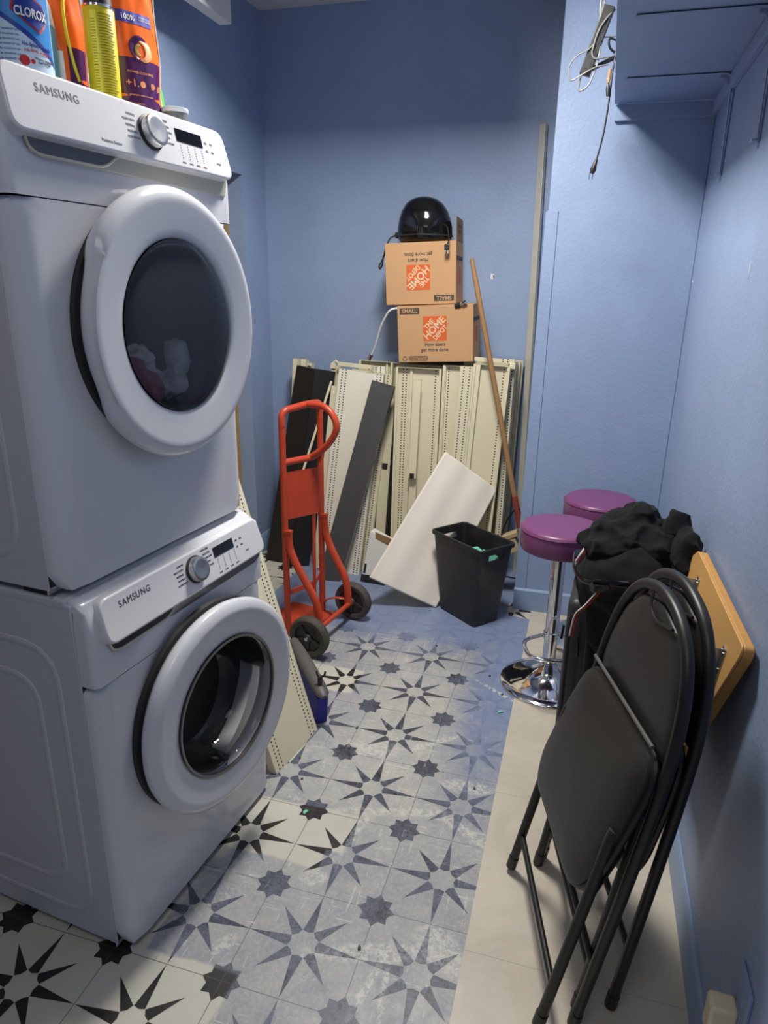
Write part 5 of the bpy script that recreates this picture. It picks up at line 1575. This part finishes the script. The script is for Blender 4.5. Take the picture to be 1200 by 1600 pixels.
obj('connector_tail', MB().tube([(0.219, 1.20, 2.355), (0.222, 1.20, 2.335), (0.224, 1.20, 2.312)], [0.004, 0.009, 0.007], 8), M['blackmat'], t, world=True)

# ------------------------------------------------------------------ outlet
t = thing('wall_outlet', 'blue painted wall outlet plate low on the right wall', 'outlet', (0.65, -0.775, 0.375))
obj('plate', MB().box(-0.007, 0, -0.040, 0.040, -0.06, 0.066), M['trim'], t, bevel=0.002)
obj('socket', MB().box(-0.009, -0.006, -0.017, 0.017, 0.010, 0.042).box(-0.009, -0.006, -0.017, 0.017, -0.04, -0.01), M['trim'], t, bevel=0.001)
t = thing('plug_in_adapter', 'ivory plug in adapter block in the wall outlet', 'adapter', (0.642, -0.765, 0.338))
obj('adapter_body', MB().box(-0.048, 0.0, -0.026, 0.018, -0.052, 0.028), M['ivory'], t, bevel=0.007, seg=4)

# ------------------------------------------------------------------ beige perforated panel beside the washer
dirp = Vector((-0.30, 0.045, 0.95)).normalized()
b0 = Vector((-0.622, 0.105, 0.0))
shelf_panel('cream perforated panel leaning beside the far side of the washing machine', tuple(b0), tuple(b0 + dirp * 1.19), 0.285, C1, (-0.118, -0.098, 0.098, 0.120), 0.030, 'flat', yaw=(0.145, 0.989, 0))

# hand brush with blue bristles
t = thing('floor_brush', 'grey broom head with blue bristles standing beside the cream panel', 'brush', (-0.62, 0.33, 0))
hb = frame_from((-0.81, 0.53, 0.165), (-0.595, 0.290, 0.115), (0, 0, 1))
mb = MB()
prof = [(-0.03, 0.022), (0.04, 0.030), (0.12, 0.033), (0.20, 0.034), (0.28, 0.033), (0.325, 0.028), (0.345, 0.012)]
mb.tube([hb @ Vector((0.018, 0, z)) for z, r_ in prof], [r_ * 0.9 for z, r_ in prof], 14, flat=(1.0, 0.72))
obj('brush_head', mb, M['broomgrey'], t, world=True)
bot = [hb @ Vector((0, y, z)) for y, z in ((-0.022, 0.02), (0.022, 0.02), (0.022, 0.325), (-0.022, 0.325))]
low = [Vector((p.x, p.y, 0.004)) + (Vector((-0.01, 0.01, 0)) if i < 2 else Vector((-0.006, -0.002, 0))) for i, p in enumerate(bot)]
obj('bristles', MB().hexa(low, bot), M['bluebristle'], t, world=True)
hk = hb @ Vector((0.045, 0, 0.29))
obj('hook', MB().tube([hk, hk + Vector((0, 0, 0.03))], 0.010, 8).tube(arc([hk + Vector((-0.012, -0.004, 0.052)), hk + Vector((-0.010, 0, 0.028)), hk + Vector((0.016, 0.004, 0.028)), hk + Vector((0.02, 0.006, 0.05))], 0.01, 3), 0.004, 6), M['blackmat'], t, world=True)

# scraps and crumbs on the floor
def scrap(label, x, y, s_, rz, m, h=0.002, grp=None):
    mb = MB().hexa([(-s_, -s_ * .6, 0), (s_ * .8, -s_ * .5, 0), (s_ * .6, s_ * .7, 0), (-s_ * .7, s_ * .5, 0)], [(-s_, -s_ * .6, h), (s_ * .8, -s_ * .5, h + s_ * 0.3), (s_ * .6, s_ * .7, h), (-s_ * .7, s_ * .5, h)])
    o = obj('scrap', mb, m)
    o.location = (x, y, 0.0012); o.rotation_euler = (0, 0, rz)
    return tag(o, label, 'scrap', grp)
scrap('mint green scrap on the floor left of the nearer stool base', 0.058, 0.575, 0.012, 0.4, M['mint'])
scrap('mint green scrap on the floor near the small grey star', -0.478, -0.172, 0.011, 1.1, M['mint'])
rd = random.Random(4)
for x, y, lb in ((-0.02, 0.83, 'tiny dark crumb on the blue paint, the one level with the nearer stool base'),
                 (0.05, 0.70, 'tiny dark crumb at the edge of the beige strip, just before the nearer stool base'),
                 (-0.30, 1.02, 'tiny dark crumb farthest back, between hand truck and bin'),
                 (-0.16, -0.58, 'largest dark crumb, near the bottom edge of the photo in the middle of the floor'),
                 (-0.46, 0.30, 'tiny dark crumb between the blue brush and the worn lane'),
                 (0.03, 0.10, 'tiny dark crumb by the beige strip, level with the corner of the cream panel'),
                 (-0.55, -0.03, 'tiny dark crumb just in front of the foot of the cream panel'),
                 (-0.60, 0.07, 'tiny dark crumb right at the foot of the cream panel')):
    scrap(lb, x, y, 0.0045 + 0.003 * rd.random(), rd.random() * 6, M['ink'], 0.003, 'dark crumbs on the floor')
t = thing('floor_wire', 'thin black wire lying on the floor between bin and pier', 'wire', (-0.03, 1.9, 0.005))
obj('wire_strand', MB().tube(arc([(-0.25, 1.98, 0.006), (-0.12, 1.95, 0.006), (0.0, 1.93, 0.006)], 0.1, 5), 0.004, 6), M['cable'], t, world=True)

# small chips in the wall paint
for lb, loc, dims in (('thin white vertical chip in the blue paint of the right wall at eye level', (0.650, 0.333, 1.686), (0.0012, 0.004, 0.028)),
                      ('tiny pale chip on the right wall corner edge, left of the larger chip', (0.650, 1.52, 1.66), (0.0012, 0.012, 0.008))):
    o = obj('paint_chip', MB().prism([(-dims[1], 0), (0, -dims[2]), (dims[1], 0.004), (0.001, dims[2])], 'x', -dims[0], 0), M['lblwhite'])
    o.location = loc
    tag(o, lb, 'paint chip')
